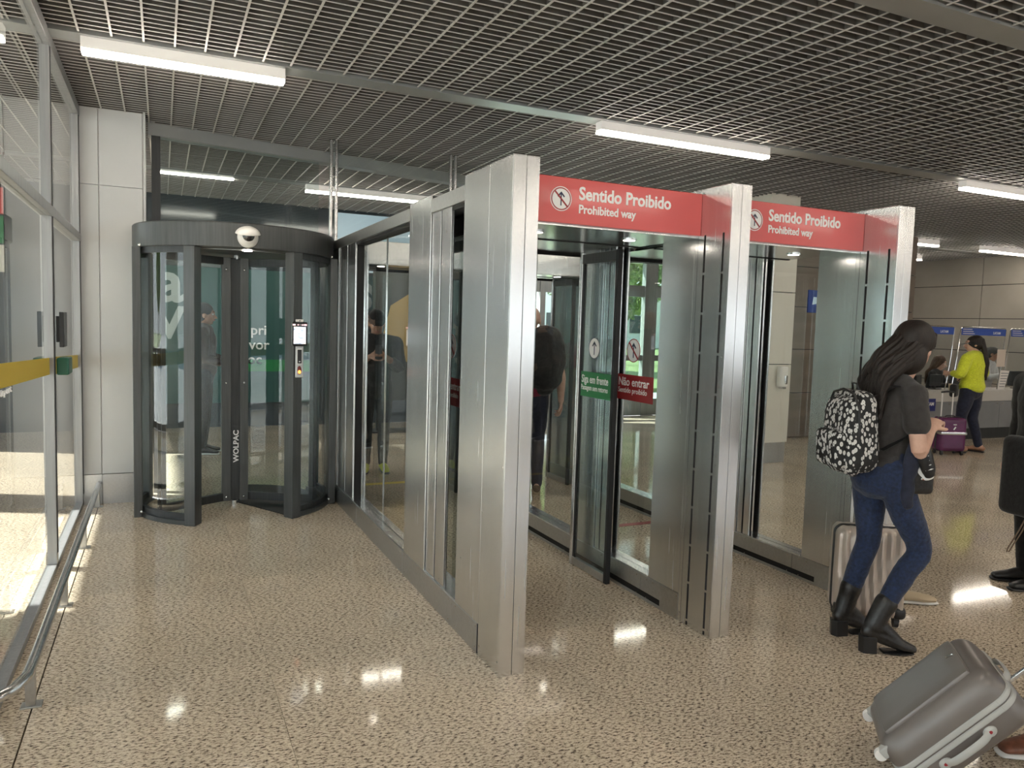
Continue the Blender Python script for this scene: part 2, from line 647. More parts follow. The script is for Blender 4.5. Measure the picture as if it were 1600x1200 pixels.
# far back wall with exit doors, daylight beyond
wb = empty('wall_far', kind='structure')
MB().box(-4.8, 4.7, 11.5, 11.65, 0, 3.7).box(4.7, 10.2, 11.5, 11.65, 2.75, 3.7).box(10.2, 14.9, 11.5, 11.65, 0, 3.7).build('masonry', M['teal'], wb)
for x in (4.75, 5.85, 6.95, 8.05, 9.1, 10.15):
    q = .05 if x < 6.5 else .13
    MB().box(x - q, x + q, 11.5, 11.62, 0, 2.75).build('mullion', M['greyframe'], wb)
for z0, z1 in ((1.0, 1.10), (2.15, 2.35), (0, .30)):
    MB().box(4.7, 10.2, 11.52, 11.6, z0, z1).build('transom', M['greyframe'], wb)
for x in (4.75, 5.85, 6.95, 8.05, 9.1):
    MB().box(x + .05, x + 1.0, 11.555, 11.565, .12, 2.75).build('pane', M['glass_dark'] if x < 6 else M['glass_tint'], wb)

# wall_left : glazed partition on the left
L = -.62
wgl = empty('wall_left', kind='structure')
mulls = [(-6, 0), (-3.4, 0), (-.8, 0), (1.4, .06), (5.26, .10), (7.0, .07)]
for yy in (-5.95, -3.4, -.8, 1.9, 5.31, 6.99):
    w = .035
    MB().box(L - .03, L + .03, yy - w, yy + w, 0, CH).build('mullion', M['greyframe'], wgl, .002)
    MB().box(L + .0301, L + .034, yy - .008, yy + .008, .1, CH - .04).build('gasket', M['anod2'], wgl)
MB().box(L - .035, L + .035, -6, 7.03, 2.14, 2.20).build('rail', M['greyframe'], wgl, .003)
MB().box(L - .035, L + .035, -6, 7.03, 3.12, CH).build('head_rail', M['greyframe'], wgl, .003)
MB().box(L - .03, L + .03, -6, 7.03, 0, .035).build('sill_rail', M['greyframe'], wgl, .003)
yy = [-5.95, -3.4, -.8, 1.9, 5.31, 6.99]
for a, b in zip(yy[:-1], yy[1:]):
    for z0, z1 in ((.05, 2.14), (2.20, 3.12)):
        MB().box(L - .005, L + .005, a + .035, b - .035, z0, z1).build('pane', M['glass'], wgl)
# yellow safety film along the glass
for a, b, z0, z1 in ((1.94, 5.275, 1.42, 1.30), (5.345, 6.955, 1.30, 1.235)):
    m = MB()
    m.v = [(L + .006, a, z0 - .11), (L + .006, b, z1 - .10), (L + .006, b, z1), (L + .006, a, z0),
           (L + .0075, a, z0 - .11), (L + .0075, b, z1 - .10), (L + .0075, b, z1), (L + .0075, a, z0)]
    m.f = [(3, 2, 1, 0), (4, 5, 6, 7), (0, 1, 5, 4), (1, 2, 6, 5), (2, 3, 7, 6), (3, 0, 4, 7)]
    m.build('safety_film', M['yellow'], wgl, label='yellow safety stripe')
text('film_lettering', 'Airport', .042, M['whiteink'], wgl, (L + .007, 3.70, 1.215), EAST, bold=.0006, sx=2.4)
# pull handles and green lock cover
for sx in (1,):
    h = MB().box(L + .03, L + .05, 5.39, 5.42, 1.39, 1.55).box(L + .05, L + .075, 5.37, 5.55, 1.36, 1.575).build('door_handle', M['black'], wgl, .004, label='black pull handle')
MB().box(L + .034, L + .10, 5.36, 5.56, 1.19, 1.295).build('lock_cover', mat('green_lock', (.01, .12, .07), .35), wgl, .008, label='dark green lock cover')

# wall_back : white lacquered panels at the end of the glazed partition, steel skirting
wk = empty('wall_back', kind='structure')
MB().box(-.62, -.125, 7.05, 7.28, 0, 3.45).build('substrate', M['whiteink'], wk)
for (a, b) in ((-.615, -.46), (-.452, -.14)):
    for z0, z1 in ((.25, 2.596), (2.602, 3.26)):
        MB().box(a, b, 7.03, 7.05, z0, z1).build('wall_panel', M['white'], wk, .0015)
MB().box(-.132, -.115, 7.022, 7.28, 0, 3.25).build('edge_trim', M['white'], wk)
bb = MB().box(-.615, -.456, 7.018, 7.05, 0, .247).box(-.452, -.14, 7.018, 7.05, 0, .247).build('baseboard_back', M['steel2'])
bb['kind'] = 'structure'

# dark post beside it and the angled bulkhead beam carried across behind the gates
pst = MB().box(-.075, -.005, 7.32, 7.40, 0, 3.25).build('trim_10', M['anod2'])
pst['kind'] = 'structure'
bm_ = MB().prism([(-.10, 7.30), (3.9, 8.14), (3.9, 8.28), (-.10, 7.44)], 3.10, 3.24).build('trim_11', M['channel'])
bm_['kind'] = 'structure'
gz = MB().prism([(-.02, 7.36), (1.40, 7.66), (1.40, 7.672), (-.02, 7.372)], 2.30, 3.10).build('window_1', M['glass_dark'])
gz['kind'] = 'structure'
bs_ = MB().prism([(-.05, 7.33), (1.40, 7.635), (1.40, 7.70), (-.05, 7.40)], 2.24, 2.30).build('trim_12', M['anod2'])
bs_['kind'] = 'structure'
p3 = MB().box(1.45, 3.9, 7.20, 7.212, 2.3, 3.15).build('window_2', M['glass'])
p3['kind'] = 'structure'

# cream pillar behind gate, brown panelled wall next to it
cp = empty('wall_pillar', kind='structure')
MB().box(6.52, 6.93, 6.97, 7.36, 0, 3.5).build('core', M['dark'], cp)
for z0, z1 in ((.25, 1.195), (1.205, 2.06), (2.07, 3.25)):
    MB().box(6.50, 6.95, 6.95, 7.38, z0, z1).build('cladding_panel', M['cream'], cp, .003)
MB().box(6.515, 6.935, 6.965, 7.365, 0, .25).build('steel_base', M['steel2'], cp, .002)
wbr = empty('wall_middle', kind='structure')
MB().box(8.1, 11.2, 8.64, 8.8, 0, 3.5).build('substrate', M['dark'], wbr)
for a, b in ((8.1, 9.6), (9.6, 11.2)):
    for z0, z1 in ((0, .68), (.68, 1.34), (1.34, 1.98), (1.98, 2.58), (2.58, 3.25)):
        MB().box(a + .005, b - .005, 8.61, 8.64, z0 + .006, z1 - .006).build('wall_panel', M['brown'], wbr)

# exterior ground
ex = MB().box(-60, 60, -60, 90, -.5, -.13).build('ground', M['asphalt'])
ex['kind'] = 'structure'
lw = MB().box(-60, 60, 17, 60, -.13, -.02).build('lawn', M['grass'])
lw['kind'] = 'structure'
rf = MB().box(-5.6, 15.6, -6.9, 12.4, 3.72, 4.0).build('roof', M['building'])
rf['kind'] = 'structure'


def tree(x, y, h, label):
    t = empty('tree', (x, y, -.05), 0, label, 'tree', 'trees outside the building')
    MB().tube([(0, 0, 0), (.05, .02, h * .3), (0, .05, h * .6)], [.22, .17, .09], 10).tube([(0, 0, h * .35), (.6, .2, h * .55)], [.1, .05], 8).build('trunk', M['bark'], t, smooth=True)
    m = MB()
    rnd = random.Random(int(x * 31 + y))
    for i in range(2600):
        u = Vector((rnd.gauss(0, 1), rnd.gauss(0, 1), rnd.gauss(0, 1))).normalized() * rnd.uniform(.6, 1.0)
        c = Vector((u.x * h * .36, u.y * h * .36, h * .68 + u.z * h * .34))
        a = Vector((rnd.gauss(0, 1), rnd.gauss(0, 1), rnd.gauss(0, 1))).normalized()
        d = a.orthogonal().normalized()
        e = a.cross(d)
        s = rnd.uniform(.10, .24)
        b = len(m.v)
        m.v += [tuple(c + d * s), tuple(c + e * s * .6 + a * .05), tuple(c - d * s), tuple(c - e * s * .6 + a * .05)]
        m.f.append((b, b + 1, b + 2, b + 3))
    o = m.build('crown', M['leaf'], t)
    o['kind'] = 'stuff'
    return t


for i, (x, y, h) in enumerate([(8.5, 25, 5.8), (13.5, 23, 6.5), (18.0, 28, 6), (4, 29, 6.2), (23.5, 25, 6.5), (-1, 26, 6), (-27, 2, 5), (-28, 14, 5), (-28, -8, 5)]):
    tree(x, y, h, ['tree directly behind the left gate passage, seen through the far doors', 'broad tree right of the first one beyond the far doors', 'tree far right beyond the lawn, behind the pillar', 'tree hidden left behind the dark far wall', 'rightmost tree beyond the lawn', 'leftmost tree behind the dark far wall',
                  'small tree outside the left windows, nearest the middle', 'small tree outside the left windows, farthest along', 'small tree outside the left windows, behind the camera'][i])
bl = empty('building', (24, 52, 0), 0, 'pale low building far outside beyond the lawn', 'building')
MB().box(-22, 14, 0, 8, 0, 4.2).build('wall', M['building'], bl)
for i in range(9):
    MB().box(-20 + i * 3.8, -18 + i * 3.8, -.05, .02, 1.2, 2.6).build('window', M['anod2'], bl)

# ================================================================== SECURITY GATES
# three parallel steel-and-glass walls, x0..x1, running back from y=2.99 to y=7.05
TOP = 2.305


def screws(parent, pts, axis, sgn):
    """small screw heads; axis = normal of the face they sit on"""
    m = MB()
    for p in pts:
        c = Vector(p)
        r = .0045
        if axis == 'x':
            m.prism([(c.y + r * math.cos(a * PI / 3), c.z + r * math.sin(a * PI / 3)) for a in range(6)], c.x, c.x + sgn * .0016, 'x')
        else:
            m.prism([(c.x + r * math.cos(a * PI / 3), c.z + r * math.sin(a * PI / 3)) for a in range(6)], c.y, c.y + sgn * .0016, 'y')
    return m.build('screw_heads', M['chrome'], parent, kind='stuff')


def gate_wall(x0, x1, label, slots, kick_slot, joints):
    g = empty('gate_wall', (0, 0, 0), 0, label, 'gate wall', 'steel gate walls')
    g.location = ((x0 + x1) / 2, 2.99, 0)
    OX, OY = g.location.x, g.location.y

    def B(name, m, X0, X1, Y0, Y1, Z0, Z1, bevel=.0015, label=None):
        o = MB().box(X0 - OX, X1 - OX, Y0 - OY, Y1 - OY, Z0, Z1).build(name, m, g, bevel, label=label)
        return o
    S_ = M['steel']
    xm = (x0 + x1) / 2
    # end cap: dark core with steel skins
    B('core', M['dark'], x0 + .0022, x1 - .0022, 2.998, 3.53, .004, TOP - .004, 0)
    B('front_strip', S_, x0, xm - .001, 2.99, 3.0, 0, TOP)
    B('front_strip', S_, xm + .001, x1, 2.99, 3.0, 0, TOP)
    B('cap_lid', S_, x0, x1, 2.99, 3.56, TOP, TOP + .002)
    for xa, xb, sg in ((x0, x0 + .006, -1), (x1 - .006, x1, 1)):
        if slots and sg < 0:
            # steel skin left standing between two rows of long slots
            for (a, b) in ((3.0, 3.034), (3.049, 3.176), (3.191, 3.236)):
                B('cap_panel', S_, xa, xb, a, b, 0, TOP, 0)
            z = 2.065
            n = 0
            m = MB()
            for (a, b) in ((3.034, 3.049), (3.176, 3.191)):
                m.box(xa - OX, xb - OX, a - OY, b - OY, 2.07, TOP)
            for kk in range(10):
                zz = 2.07 - .2045 * (kk + 1)
                for (a, b) in ((3.034, 3.049), (3.176, 3.191)):
                    m.box(xa - OX, xb - OX, a - OY, b - OY, zz, zz + .013)
            m.build('slot_bridges', S_, g)
            B('corner_strip', S_, xa, xb, 3.238, 3.262, 0, TOP, 0)
            B('side_panel', S_, xa, xb, 3.264, 3.545, .15, TOP)
        else:
            B('cap_panel', S_, xa, xb, 3.0, 3.246, 0, TOP)
            B('side_panel', S_, xa, xb, 3.249, 3.565, .15, TOP)
        if sg < 0 and not slots:
            screws(g, [(xa - OX, y - OY, z) for (y, z) in ((3.02, .06), (3.23, .05), (3.02, .95), (3.23, .7), (3.02, 1.6), (3.235, 1.9), (3.28, .13), (3.55, .13), (3.28, .03), (3.5, .4))], 'x', -1)
        elif sg < 0:
            screws(g, [(xa - OX, y - OY, z) for (y, z) in ((3.012, .04), (3.25, .05), (3.012, .9), (3.22, .62), (3.012, 1.45), (3.22, 1.35), (3.012, 2.0), (3.22, 2.03), (3.1, 2.27), (3.28, .13), (3.28, .02), (3.5, .13), (3.5, .35))], 'x', -1)
    # base: kick plates both sides with an inner sill
    for (a, b) in ((3.266, 3.62), (3.624, 4.50), (4.504, 5.75), (5.754, 7.05)):
        yy0 = a
        for xa, xb in ((x0, x0 + .005), (x1 - .005, x1)):
            if kick_slot and xa == x0 and b < 6:
                # kick plate with a long low slot
                s0 = max(yy0, 3.43) if yy0 < 3.43 < b else yy0
                if yy0 < 3.43:
                    B('kick_plate', M['steel2'], xa, xb, yy0, 3.43, 0, .148)
                B('kick_plate', M['steel2'], xa, xb, s0 if s0 > 3.42 else 3.43, b, .052, .148)
                B('kick_plate_foot', M['steel2'], xa, xb, s0 if s0 > 3.42 else 3.43, b, 0, .018)
            else:
                B('kick_plate', M['steel2'], xa, xb, yy0, b, 0, .148)
    B('base_core', M['dark'], x0 + .005, x1 - .005, 3.53, 7.05, 0, .14, 0)
    B('sill', S_, x0 + .004, x1 - .004, 3.55, 7.04, .14, .155, .001)
    screws(g, [(x0 - OX, y - OY, z) for y in (3.56, 3.66, 4.06, 4.46, 4.55, 5.1, 5.7, 5.9, 6.4) for z in (.13, .025)], 'x', -1)
    # top rail
    B('top_rail', M['steel2'], x0, x1, 3.56, 7.05, 2.185, 2.262, .002)
    B('rail_groove', M['dark'], x0 + .02, x1 - .02, 3.57, 7.04, 2.165, 2.186, 0)
    # uprights
    if not slots:
        P = [(3.77, 3.915), (3.932, 4.08)]
        panel = (4.08, 4.475)
        g1 = (3.565, 3.77)
    else:
        P = [(4.045, 4.10), (4.115, 4.165)]
        panel = (4.165, 4.475)
        g1 = (3.545, 4.045)
    for (a, b) in P:
        for xa, xb in ((x0 + .008, x0 + .022), (x1 - .022, x1 - .008))[:1 if not slots else 2]:
            B('upright', S_, xa, xb, a, b, .155, 2.185, .002)
    B('upright_core', M['dark'], x0 + .022, x0 + .030, P[0][0] + .01, P[1][1], .155, 2.165, 0)
    screws(g, [(x0 + .008 - OX, (a + b) / 2 - OY, z) for a, b in P for z in (.18, 2.06, 2.15)], 'x', -1)
    screws(g, [(x1 - .008 - OX, (a + b) / 2 - OY, z) for a, b in P for z in (.18, 2.06, 2.15)], 'x', 1)
    for xa, xb in ((x0, x0 + .006), (x1 - .006, x1)):
        B('side_panel', S_, xa - (.0015 if xa == x0 else 0), xb + (.0015 if xb == x1 else 0), panel[0], panel[1], .15, 2.285)
        B('side_panel', S_, xa, xb, 6.50, 7.045, .15, 2.183)
    B('panel_core', M['dark'], x0 + .006, x1 - .006, panel[0] + .004, panel[1] - .004, .15, 2.18, 0)
    B('panel_lid', S_, x0, x1, panel[0], panel[1], 2.279, 2.285)
    B('panel_core', M['dark'], x0 + .006, x1 - .006, 6.504, 7.04, .15, 2.18, 0)
    for (a, b) in ((5.93, 6.19), (6.21, 6.495)):
        for xa, xb in ((x0 + .008, x0 + .022), (x1 - .022, x1 - .008)):
            B('upright', S_, xa, xb, a, b, .155, 2.185, .002)
    B('upright_core', M['dark'], x0 + .022, x1 - .022, 5.94, 6.49, .155, 2.165, 0)
    # glass
    B('glass_pane', M['glass'], xm - .005, xm + .005, g1[0], g1[1], .155, 2.185, 0)
    js = [panel[1]] + joints + [5.93]
    for a, b in zip(js[:-1], js[1:]):
        B('glass_pane', M['glass'], xm - .005, xm + .005, a + .003, b - .003, .155, 2.185, 0)
    for j in joints:
        B('glass_joint', M['chrome'], xm - .006, xm + .006, j - .003, j + .003, .155, 2.185, 0)
    return g


w1 = gate_wall(1.362, 1.486, 'leftmost brushed steel and glass gate wall, beside the revolving door', False, False, [5.20, 5.836])
w2 = gate_wall(2.545, 2.668, 'middle brushed steel gate wall between the two red signs, slotted end', True, True, [5.25])
w3 = gate_wall(3.725, 3.848, 'rightmost brushed steel gate wall, behind the woman with the patterned backpack', True, True, [5.25])


def label_film(parent, x, y0, y1, z0, z1, m, l1, l2, s1, s2, rot=WEST, indent=.03, bold=.0012):
    """printed film on glass facing -X (west)"""
    f = MB().box(x - .0012, x, y0, y1, z0, z1).build('label_film', m, parent)
    a = text('lettering', l1, s1, M['whiteink'], f, (x - .0014, y1 - indent, z1 - .068), rot, .0006, bold)
    b = text('lettering', l2, s2, M['whiteink'], f, (x - .0014, y1 - indent, z1 - .112), rot, .0006, bold * .5)
    return f


def on_wall(g, o):
    """keep world place while hanging under a thing"""
    o.parent = g
    o.location = Vector(o.location) - g.location
    return o


for g, xm, yr, yc in ((w1, 1.424, (3.72, 4.12), 3.87), (w2, 2.6065, (3.655, 4.04), 3.875), (w3, 3.7865, (3.60, 4.0), 3.80)):
    if g is not w2:
        continue
    f = label_film(None, xm - .0055, yr[0], yr[1], 1.140, 1.297, M['darkred'], 'Não entrar', 'Sentido proibido', .072, .046, indent=.012)
    on_wall(g, f)
    b = arrow_badge(None, (xm - .0058, yc, 1.446), WEST, .072, True)
    on_wall(g, b)


# overhead signs
def overhead_sign(x0, x1, label, tx):
    s = empty('overhead_sign', (x0, 3.22, 2.069), 0, label, 'sign', 'red prohibited way signs')
    w = x1 - x0
    MB().box(0, w, 0, .022, 0, .214).build('sign_board', M['red'], s, .002)
    text('lettering', 'Sentido Proibido', .085, M['whiteink'], s, (tx, -.0012, .118), FRONT, .001, .0022, sx=.93)
    text('lettering', 'Prohibited way', .057, M['whiteink'], s, (tx, -.0012, .054), FRONT, .001, .0014, sx=.94)
    b = disc_mb(.0535, .0575, .001).build('pictogram_border', M['whiteink'], s)
    b.location = (tx - .096, -.0002, .112)
    b.rotation_euler = FRONT
    arrow_badge(s, (tx - .096, -.0002, .112), FRONT, .0515, True)
    for x in (.012, w - .012):
        MB().box(x - .006, x + .006, -.006, .02, .214, .222).build('clip', M['chrome'], s)
    return s


s1 = overhead_sign(1.487, 2.544, 'red overhead sign reading Sentido Proibido, left gate, nearer the revolving door', .325)
s2 = overhead_sign(2.669, 3.724, 'red overhead sign reading Sentido Proibido over the right gate', .325)


# door operator boxes bridging the passages, steel with two downlights each
def header(x0, x1, y0, y1, label, front=True):
    h = empty('door_header', ((x0 + x1) / 2, y0, 2.07), 0, label, 'door header', 'door operator boxes over the passages')
    w = (x1 - x0) / 2
    d = y1 - y0
    MB().box(-w, w, 0, d, -.012, 0).build('soffit', M['soffit'], h, .001)
    MB().box(-w, w, .002, d, 0, .185).build('housing', M['steel'], h, .002)
    MB().box(-w, w, d * .45, d * .47, -.016, -.011).build('track', M['dark'], h)
    MB().box(-w, w, d - .03, d - .01, -.03, -.011).build('track', M['dark'], h)
    for sx in (-.28, .28):
        o = disc_mb(0, .032, .004, 20).build('downlight', M['lamp'], h)
        o.location = (sx, d * .22, -.017)
        q = disc_mb(.032, .042, .006, 20).build('downlight_ring', M['chrome'], h)
        q.location = (sx, d * .22, -.018)
    return h


header(1.487, 2.544, 3.245, 4.45, 'steel door header behind the left red sign')
header(2.669, 3.724, 3.245, 4.45, 'steel door header behind the right red sign')
header(1.487, 2.544, 6.40, 7.04, 'steel door header at the far end of the left gate passage')
header(2.669, 3.724, 6.40, 7.04, 'steel door header at the far end of the right gate passage')


# swing door leaves, folded open against the walls
def leaf(x, y, side, green, label, length=.44):
    """x,y of the pivot; the leaf runs towards -Y; side=+1 when the passage is at -X of the wall"""
    d = empty('swing_door', (x, y, 0), 0, label, 'door', 'glass swing door leaves')
    MB().lathe([(.019, 0), (.019, 2.055)], (0, 0, 0), 20).build('pivot_tube', M['rail'], d, smooth=True)
    MB().box(-.014, .014, -length, -.02, .004, .055).build('bottom_rail', M['steel2'], d, .002)
    MB().box(-.014, .014, -length, -.02, 1.985, 2.045).build('top_rail', M['anod'], d, .002)
    MB().box(-.005, .005, -length + .02, -.04, .055, 1.985).build('glass_pane', M['glass_dark'], d)
    MB().box(-.009, .009, -.045, -.02, .055, 1.985).build('hinge_stile', M['rubber'], d)
    MB().box(-.016, .016, -length - .012, -length + .02, .002, 2.05).build('edge_seal', M['rubber'], d, .004, label='thick black rubber edge')
    if green:
        f = MB().box(-.0072, -.006, -length + .02, -.045, 1.135, 1.295).build('label_film', M['green'], d)
        text('lettering', 'Siga em frente', .070, M['whiteink'], f, (-.0076, -.055, 1.225), WEST, .0006, .0012, sx=.80)
        text('lettering', 'Passagem sem retorno', .048, M['whiteink'], f, (-.0076, -.05, 1.178), WEST, .0006, .0006, sx=.74)
        arrow_badge(d, (-.0072, -.20, 1.448), WEST, .068, False)
    return d


leaf(2.487, 4.335, 1, True, 'open glass door leaf with green label and black edge, in the left gate')
lf = leaf(1.545, 4.335, -1, False, 'open glass door leaf with red label right behind the leftmost gate wall')
q = label_film(lf, -.0062, -.30, -.025, 1.10, 1.262, M['darkred'], 'Não entrar', 'Sentido proibido', .062, .038, indent=.0)
arrow_badge(lf, (-.0066, -.155, 1.445), WEST, .070, True)
leaf(2.487, 6.98, 1, False, 'far open glass door leaf in the left passage')
leaf(3.667, 6.98, 1, False, 'far open glass door leaf in the right passage, beside the bald man')

# round steel poles from the gate walls up to the bulkhead
for i, (x, lab) in enumerate(((1.425, 'twin steel pole rising beside the revolving door to the ceiling beam'), (2.575, 'twin steel pole rising behind the leftmost gate wall to the ceiling beam'))):
    p = empty('steel_pole', (x, 7.08, 0), 0, lab, 'pole', 'steel poles up to the ceiling')
    for dx, nm in ((-.022, 'pole_tube'), (.026, 'pole_tube')):
        MB().lathe([(.0165, 0), (.0165, 3.2)], (dx, 0, 0), 16).build(nm, M['rail'], p, smooth=True)
    MB().box(-.05, .05, -.03, .03, 0, .01).build('base_plate', M['steel2'], p)

# ================================================================== REVOLVING DOOR
RC = (.57, 6.76)
rd = empty('revolving_door', (RC[0], RC[1], 0), 0, 'dark grey aluminium revolving security door with curved glass', 'revolving door')
A_, A2 = M['anod'], M['anod2']
MB().lathe([(.60, 2.085), (.775, 2.085), (.782, 2.09), (.782, 2.262), (.775, 2.27), (.05, 2.275)], n=72).build('drum_fascia', A_, rd, smooth=True)
MB().lathe([(.0, 2.125), (.62, 2.125), (.62, 2.08), (.60, 2.08), (.60, 2.10), (.0, 2.10)], n=48).build('drum_soffit', M['greyframe'], rd, smooth=True)
FL = -118.6      # front posts
FRR = -61.0


def post(ang, w=.075, d=.075, r=.745, zt=2.086, name='post'):
    a = R(ang)
    o = MB().box(-d / 2, d / 2, -w / 2, w / 2, 0, zt).build(name, A_, rd, .004)
    o.location = (r * math.cos(a), r * math.sin(a), 0)
    o.rotation_euler = (0, 0, a)
    return o


a0, a1 = -206, -119.5          # left curved wall
b0, b1 = -60.5, 26             # right curved wall
for (u, v) in ((a0, a1), (b0, b1)):
    MB().arc((0, 0), .735, .747, u, v, .075, 2.07, 28).build('curved_glass', M['glass'], rd, smooth=True)
    MB().arc((0, 0), .70, .775, u, v, .0, .035, 28).build('floor_rail', A_, rd, smooth=True)
    MB().arc((0, 0), .725, .757, u, v, .035, .08, 28).build('glass_shoe', A2, rd, smooth=True)
    MB().arc((0, 0), .725, .757, u, v, 2.04, 2.087, 28).build('glass_head', A2, rd, smooth=True)
for ang, w in ((-119.5, .085), (-60.5, .085), (-201, .06), (-159, .0), (21, .06)):
    if w:
        post(ang, w, .105 if w > .07 else .07, .74)
post(-202, .06, .07, .74)
# left and right outer jambs facing the hall
for x in (-.745, .745):
    MB().box(x - .03, x + .03, -.30, -.20, 0, 2.086).build('jamb', A_, rd, .004)
for x in (-.72, .72):
    MB().ball((x, -.30, .045), .014, 10, 6).ball((x, -.30, 2.10), .014, 10, 6).build('stud', M['chrome'], rd, smooth=True)

# rotor: three wings and the paired front stiles
rot = MB().lathe([(.028, .02), (.028, 2.10)], n=16).build('rotor_shaft', M['rail'], rd, smooth=True)
for k, ang in enumerate((-30, 90, 210)):
    a = R(ang)
    w = MB().box(.05, .665, -.006, .006, .10, 2.0).build('wing_glass', M['glass_dark'], rd)
    w.rotation_euler = (0, 0, a)
    f = MB().box(.03, .675, -.018, .018, .035, .10).box(.03, .675, -.018, .018, 2.0, 2.06).box(.64, .675, -.018, .018, .10, 2.0).build('wing_frame', A2, rd, .002)
    f.rotation_euler = (0, 0, a)
    s = MB().box(.675, .70, -.006, .006, .035, 2.06).build('wing_seal', M['rubber'], rd)
    s.rotation_euler = (0, 0, a)
MB().box(-.125, -.052, -.085, -.035, .035, 2.06).build('rotor_stile', A_, rd, .003)
MB().box(-.052, .018, -.072, -.04, .04, 2.05).build('stile_infill', A2, rd)
MB().box(.018, .085, -.085, -.035, .035, 2.06).build('rotor_stile', A_, rd, .003)
text('lettering', 'WOLPAC', .058, M['whiteink'], rd, (.008, -.074, .36), (R(90), R(-90), 0), .0008, .0018, sx=1.1)
MB().lathe([(.022, 0), (.022, .035)], (-.02, -.06, 0), 16).build('floor_pivot', M['chrome'], rd, smooth=True)
b = MB()
for x in (-.088, .052):
    for z in (.07, 1.03, 1.965):
        b.ball((x, -.085, z), .010, 10, 6)
b.build('stile_bolts', M['chrome'], rd, smooth=True)
MB().arc((0, 0), .0, .69, b0, b1 + 60, 0, .006, 30).build('floor_mat', M['rubber'], rd)
o = disc_mb(0, .034, .006, 20).build('downlight', M['lamp'], rd)
o.location = (.02, -.64, 2.075)

# dome camera on the drum
cm = empty('dome_camera', (RC[0] + .01, RC[1] - .785, 2.165), 0, 'white dome security camera on the revolving door drum', 'camera')
MB().ball((0, 0, 0), (.075, .06, .078), 24, 14).build('housing', M['whitepl'], cm, smooth=True)
MB().ball((0, -.032, .006), (.047, .042, .047), 20, 12).build('dome', mat('smoked_dome', (.01, .01, .012), .06, coat=1), cm, smooth=True, label='glossy black dome')
hh = MB()
hh.ball((0, 0, .012), (.092, .085, .07), 24, 14)
o = hh.build('sun_hood', M['whitepl'], cm, smooth=True)
bmx = bmesh.new()
bmx.from_mesh(o.data)
bmesh.ops.bisect_plane(bmx, geom=list(bmx.verts) + list(bmx.edges) + list(bmx.faces), plane_co=(0, 0, .026), plane_no=(0, -.28, 1), clear_inner=True)
bmx.to_mesh(o.data)
bmx.free()
sd = o.modifiers.new('s', 'SOLIDIFY')
sd.thickness = .004

# access terminal on the right front post
tm = empty('access_terminal', (RC[0] + .398, RC[1] - .705, 1.0), R(2), 'face recognition terminal with lit screen and card reader on revolving door post', 'terminal')
MB().box(-.058, .058, -.022, 0, .37, .55).build('tablet_body', M['black'], tm, .006)
MB().box(-.060, .060, -.016, 0, .368, .552).build('tablet_bezel', M['chrome'], tm, .006)
scr = mat('lit_screen', (.1, .1, .1), .3)
nn = scr.node_tree
bsd = nn.nodes['Principled BSDF']
tx = nd(scr, 'ShaderNodeTexNoise')
tx.inputs['Scale'].default_value = 1
lk(scr, coords(scr, (20, 20, 45)), tx.inputs['Vector'])
rr = ramp(scr, [(.35, (.12, .16, .22)), (.45, (.45, .52, .6)), (.55, (.75, .8, .86)), (.66, (.85, .78, .6))])
lk(scr, tx.outputs[0], rr.inputs[0])
lk(scr, rr.outputs[0], bsd.inputs['Emission Color'])
bsd.inputs['Emission Strength'].default_value = .85
MB().box(-.046, .046, -.0235, -.022, .383, .515).build('screen', scr, tm, label='lit screen')
MB().box(-.03, .026, -.03, -.004, .553, .572).build('sensor_bar', M['whitepl'], tm, .003)
MB().ball((-.002, -.03, .562), .005, 8, 6).build('lens', M['black'], tm, smooth=True)
pk = mat('pink_status_light', (.8, .5, .5), .4, emit=((1, .55, .6), .8))
for x, w in ((-.043, .010), (-.012, .006), (.006, .004), (.022, .007), (.043, .010)):
    MB().box(x - w, x + w, -.0238, -.022, .530 - w * .6, .530 + w * .6).build('status_light', pk if w != .004 else M['whiteink'], tm)
MB().box(-.030, .030, -.018, 0, .12, .365).build('reader_plate', M['steel2'], tm, .004)
MB().box(-.021, .019, -.024, -.017, .225, .345).build('reader_frame', M['whitepl'], tm, .004)
MB().box(-.017, .015, -.027, -.0235, .231, .339).build('card_reader', M['black'], tm, .004)
MB().box(-.006, .005, -.0276, -.0268, .243, .249).build('reader_mark', M['whiteink'], tm)
MB().ball((-.0, -.017, .178), (.0165, .006, .035), 18, 12).build('lamp_recess', mat('dark_red_lens', (.12, .01, .01), .3), tm, smooth=True)
MB().ball((-.0, -.021, .165), (.011, .008, .014), 16, 10).build('indicator_lamp', mat('orange_lamp', (.9, .3, .05), .3, emit=((1, .22, .03), 3.0)), tm, smooth=True, label='glowing orange lamp')

# ================================================================== LOW CRASH RAIL
cr = empty('crash_rail', (-.49, 5.2, 0), 0, 'low stainless steel tube rail along the foot of the left glass wall', 'rail')
pts = [(.012, 1.80, .17), (.012, 0, .17), (.012, -1.70, .17), (.008, -1.85, .168), (-.02, -1.95, .166), (-.06, -2.0, .165), (-.14, -2.02, .165)]
MB().tube(pts, .021, 18).build('tube', M['rail'], cr, smooth=True)
for yb in (-1.75, -.60, .52, 1.72):
    MB().box(-.012, .022, yb - .02, yb + .02, .006, .155).build('bracket', M['steel2'], cr, .002)
    MB().box(-.03, .045, yb - .03, yb + .03, 0, .007).build('foot_plate', M['steel2'], cr, .002)

